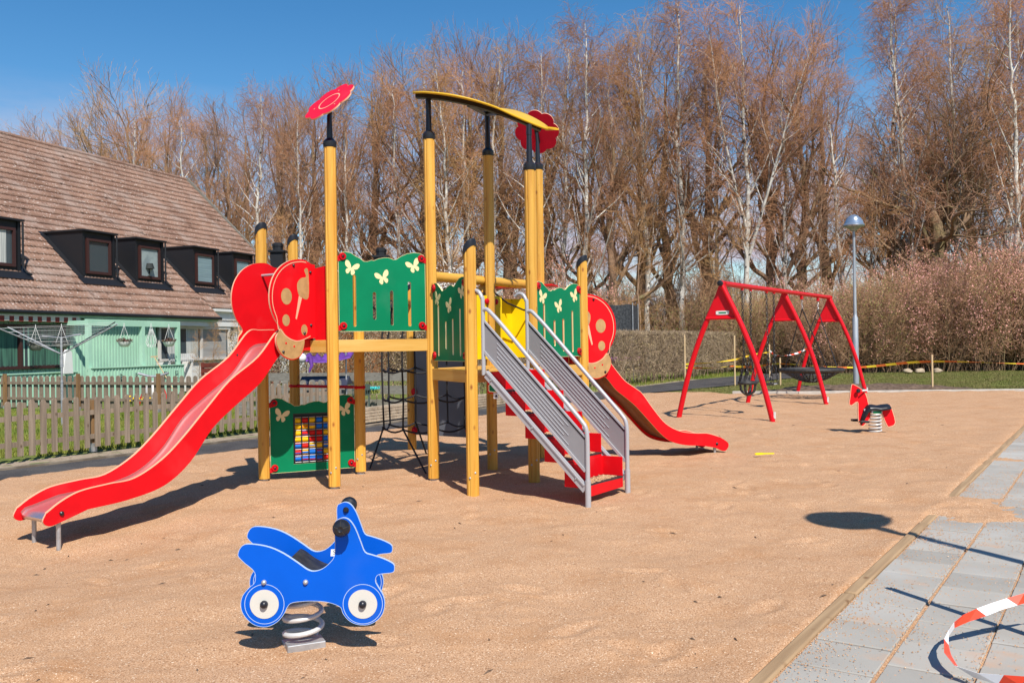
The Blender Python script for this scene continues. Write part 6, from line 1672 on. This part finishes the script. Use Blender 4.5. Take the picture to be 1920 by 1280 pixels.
# ---- clipped hedges
def hedge(name, pts, h, w_, n, label, seed, leafm='hedgeleaf'):
    g = np.random.default_rng(seed); P = np.array(pts, float); seg = np.linalg.norm(np.diff(P, axis=0), axis=1); L = seg.sum(); cs = np.concatenate([[0], np.cumsum(seg)])
    def at(s, off):
        i = np.clip(np.searchsorted(cs, s, side='right') - 1, 0, len(seg) - 1); f = ((s - cs[i]) / seg[i])[:, None]
        p = P[i] * (1 - f) + P[i + 1] * f; d = (P[i + 1] - P[i]) / seg[i][:, None]; return p + np.stack([d[:, 1], -d[:, 0]], -1) * off[:, None]
    c = at(np.array([L / 2]), np.array([0.]))[0]; o = empty(name, (c[0], c[1], 0), label, 'hedge')
    ns = int(L * 11); s = g.uniform(0, L, ns); of = g.uniform(-w_ * .3, w_ * .3, ns); b = at(s, of); K = 6
    S = np.zeros((ns, K, 3)); S[:, 0, :2] = b; d = norm(np.concatenate([g.normal(size=(ns, 2)) * .16, np.ones((ns, 1))], 1))
    for k in range(1, K): d = norm(d + g.normal(size=(ns, 3)) * .12); S[:, k] = S[:, k - 1] + d * (h * .9 / (K - 1))
    R = g.uniform(.008, .020, ns)[:, None] * np.linspace(1, .4, K)[None]
    v, q = tubes(S, R, 4); link('stems', np_mesh('stems', v, q, [M['hedgetwig']]), o)
    def pts3(n, lo):
        s = g.uniform(0, L, n); of = np.sign(g.uniform(-1, 1, n)) * w_ / 2 * g.uniform(.2, 1, n) ** .5; z = h * (lo + (1 - lo) * g.uniform(0, 1, n) ** .75)
        tb = g.random(n) < .16; z[tb] = h * g.uniform(.97, 1.03, tb.sum()); of[tb] = g.uniform(-w_ / 2, w_ / 2, tb.sum())
        return np.concatenate([at(s, of), z[:, None]], 1)
    n1 = int(L * n); C = pts3(n1, .12); d = norm(g.normal(size=(n1, 3)) * [1, 1, .7] + [0, 0, .7]); ln = g.uniform(.10, .26, n1)[:, None]
    S = np.stack([C - d * ln / 2, C + g.normal(size=(n1, 3)) * .012, C + d * ln / 2], 1); R = np.full((n1, 3), .0055); R[:, 2] = .003
    v, q = tubes(S, R, 3); link('twigs', np_mesh('twigs', v, q, [M['hedgetwig']], smooth=False), o)
    C = pts3(int(L * n * .55), .15); v, q = flakes(C, .022, g); link('leaves', np_mesh('leaves', v, q, [M[leafm]], smooth=False), o)
    return o
hedge('clipped_hedge', [(3.2, 30.8), (5.2, 34.0), (7.9, 38.6), (10.0, 42.3), (12.6, 46.5)], 1.86, .9, 1500, 'clipped leafless hedge between the path and the trampoline', 5)
hedge('clipped_hedge', [(-7.5, 24.6), (-4.2, 23.6), (-1.4, 24.4), (.6, 27.5), (2.6, 30.6)], 1.95, .9, 1500, 'clipped leafless hedge behind the plank fence and rope net', 6)
# ---- grass
def grass(name, poly, n, h, seed, label=None):
    g = np.random.default_rng(seed); xs_ = [p[0] for p in poly]; ys_ = [p[1] for p in poly]
    x = g.uniform(min(xs_), max(xs_), n * 3); y = g.uniform(min(ys_), max(ys_), n * 3); k = inpoly(x, y, poly); x, y = x[k][:n], y[k][:n]
    dn = vnoise(x, y, .7, seed) + vnoise(x, y, 2.5, seed + 1) * .5; kk = dn > -.7; x, y, dn = x[kk], y[kk], dn[kk]; N = len(x)
    a = g.uniform(0, 2 * np.pi, N); hh = h * g.uniform(.5, 1.2, N) * (1 + .3 * dn); w_ = .006 + .004 * g.random(N)
    b = np.stack([x, y, np.full(N, -.04)], -1); e = np.stack([np.cos(a), np.sin(a), np.zeros(N)], -1) * w_[:, None]
    ln = np.stack([g.normal(size=N) * .3, g.normal(size=N) * .3, np.ones(N)], -1) * hh[:, None]
    v = np.stack([b - e, b + e, b + ln + e * .2, b + ln - e * .2], 1).reshape(-1, 3)
    return tag(link(name, np_mesh(name, v, np.arange(N * 4).reshape(N, 4), [M['blade']], smooth=False)), label, 'grass', None, 'stuff')
grass('garden_grass', [(-16, 23.5), (-10.2, 8.2), (-7.3, 12.6), (-4.3, 17.9), (-3.0, 20.2), (-6.3, 22.2)], 120000, .085, 40, 'bright green lawn grass behind the picket fence')
GB2 = M['blade']; M['blade'] = M['blade2']
grass('playground_grass', [(5.0, 27.6), (6.6, 26.45), (8.2, 25.8), (14.4, 25.35), (24, 24.9), (28, 40), (15, 41.5), (10.8, 35.3), (7.9, 31.0), (5.8, 28.8)], 150000, .055, 41, 'short lawn grass between the sand and the thicket')
M['blade'] = GB2
grass('hedge_grass', [(2.6, 28.4), (4.6, 31.9), (7.5, 37), (12, 43), (30, 48), (30, 46), (16, 52), (4, 36), (1, 30)], 50000, .12, 42, 'longer grass growing under the hedge')
grass('verge_grass', [(-9.9, 8.4), (-7.2, 12.0), (-5.9, 14.3), (-4.6, 17.0), (-3.6, 18.8), (-4.0, 18.9), (-6.2, 15.3), (-7.6, 12.8), (-10.2, 8.6)], 3500, .07, 43, 'sparse weeds at the foot of the picket fence')
# ---- stones under the thicket
rb = random.Random(3)
for i, (px, lab) in enumerate(((1702, 'pale rounded stone at the edge of the thicket, leftmost of the three'), (1724, 'pale stone at the thicket edge just left of the yellow tape stake'), (1757, 'pale stone at the thicket edge right of the yellow tape stake'))):
    Yd = 39.3; c = V((px - 960) / 1689.8 * Yd, Yd, .08)
    bm = bmesh.new(); bmesh.ops.create_icosphere(bm, subdivisions=3, radius=1)
    for v in bm.verts: v.co = Vector((v.co.x * .22, v.co.y * .16, v.co.z * .11)) * (1 + .25 * (vnoise(np.array([v.co.x * 1.0 + i * 9]), np.array([v.co.y + v.co.z * 2]), 1.3, 70)[0])) + c
    m_ = bpy.data.meshes.new('stone'); bm.to_mesh(m_); bm.free(); m_.materials.append(M['stone']); m_.polygons.foreach_set('use_smooth', [True] * len(m_.polygons))
    tag(link('field_stone', m_), lab, 'stone')
for o in list(col.objects):
    if '_used' in o: del o['_used']
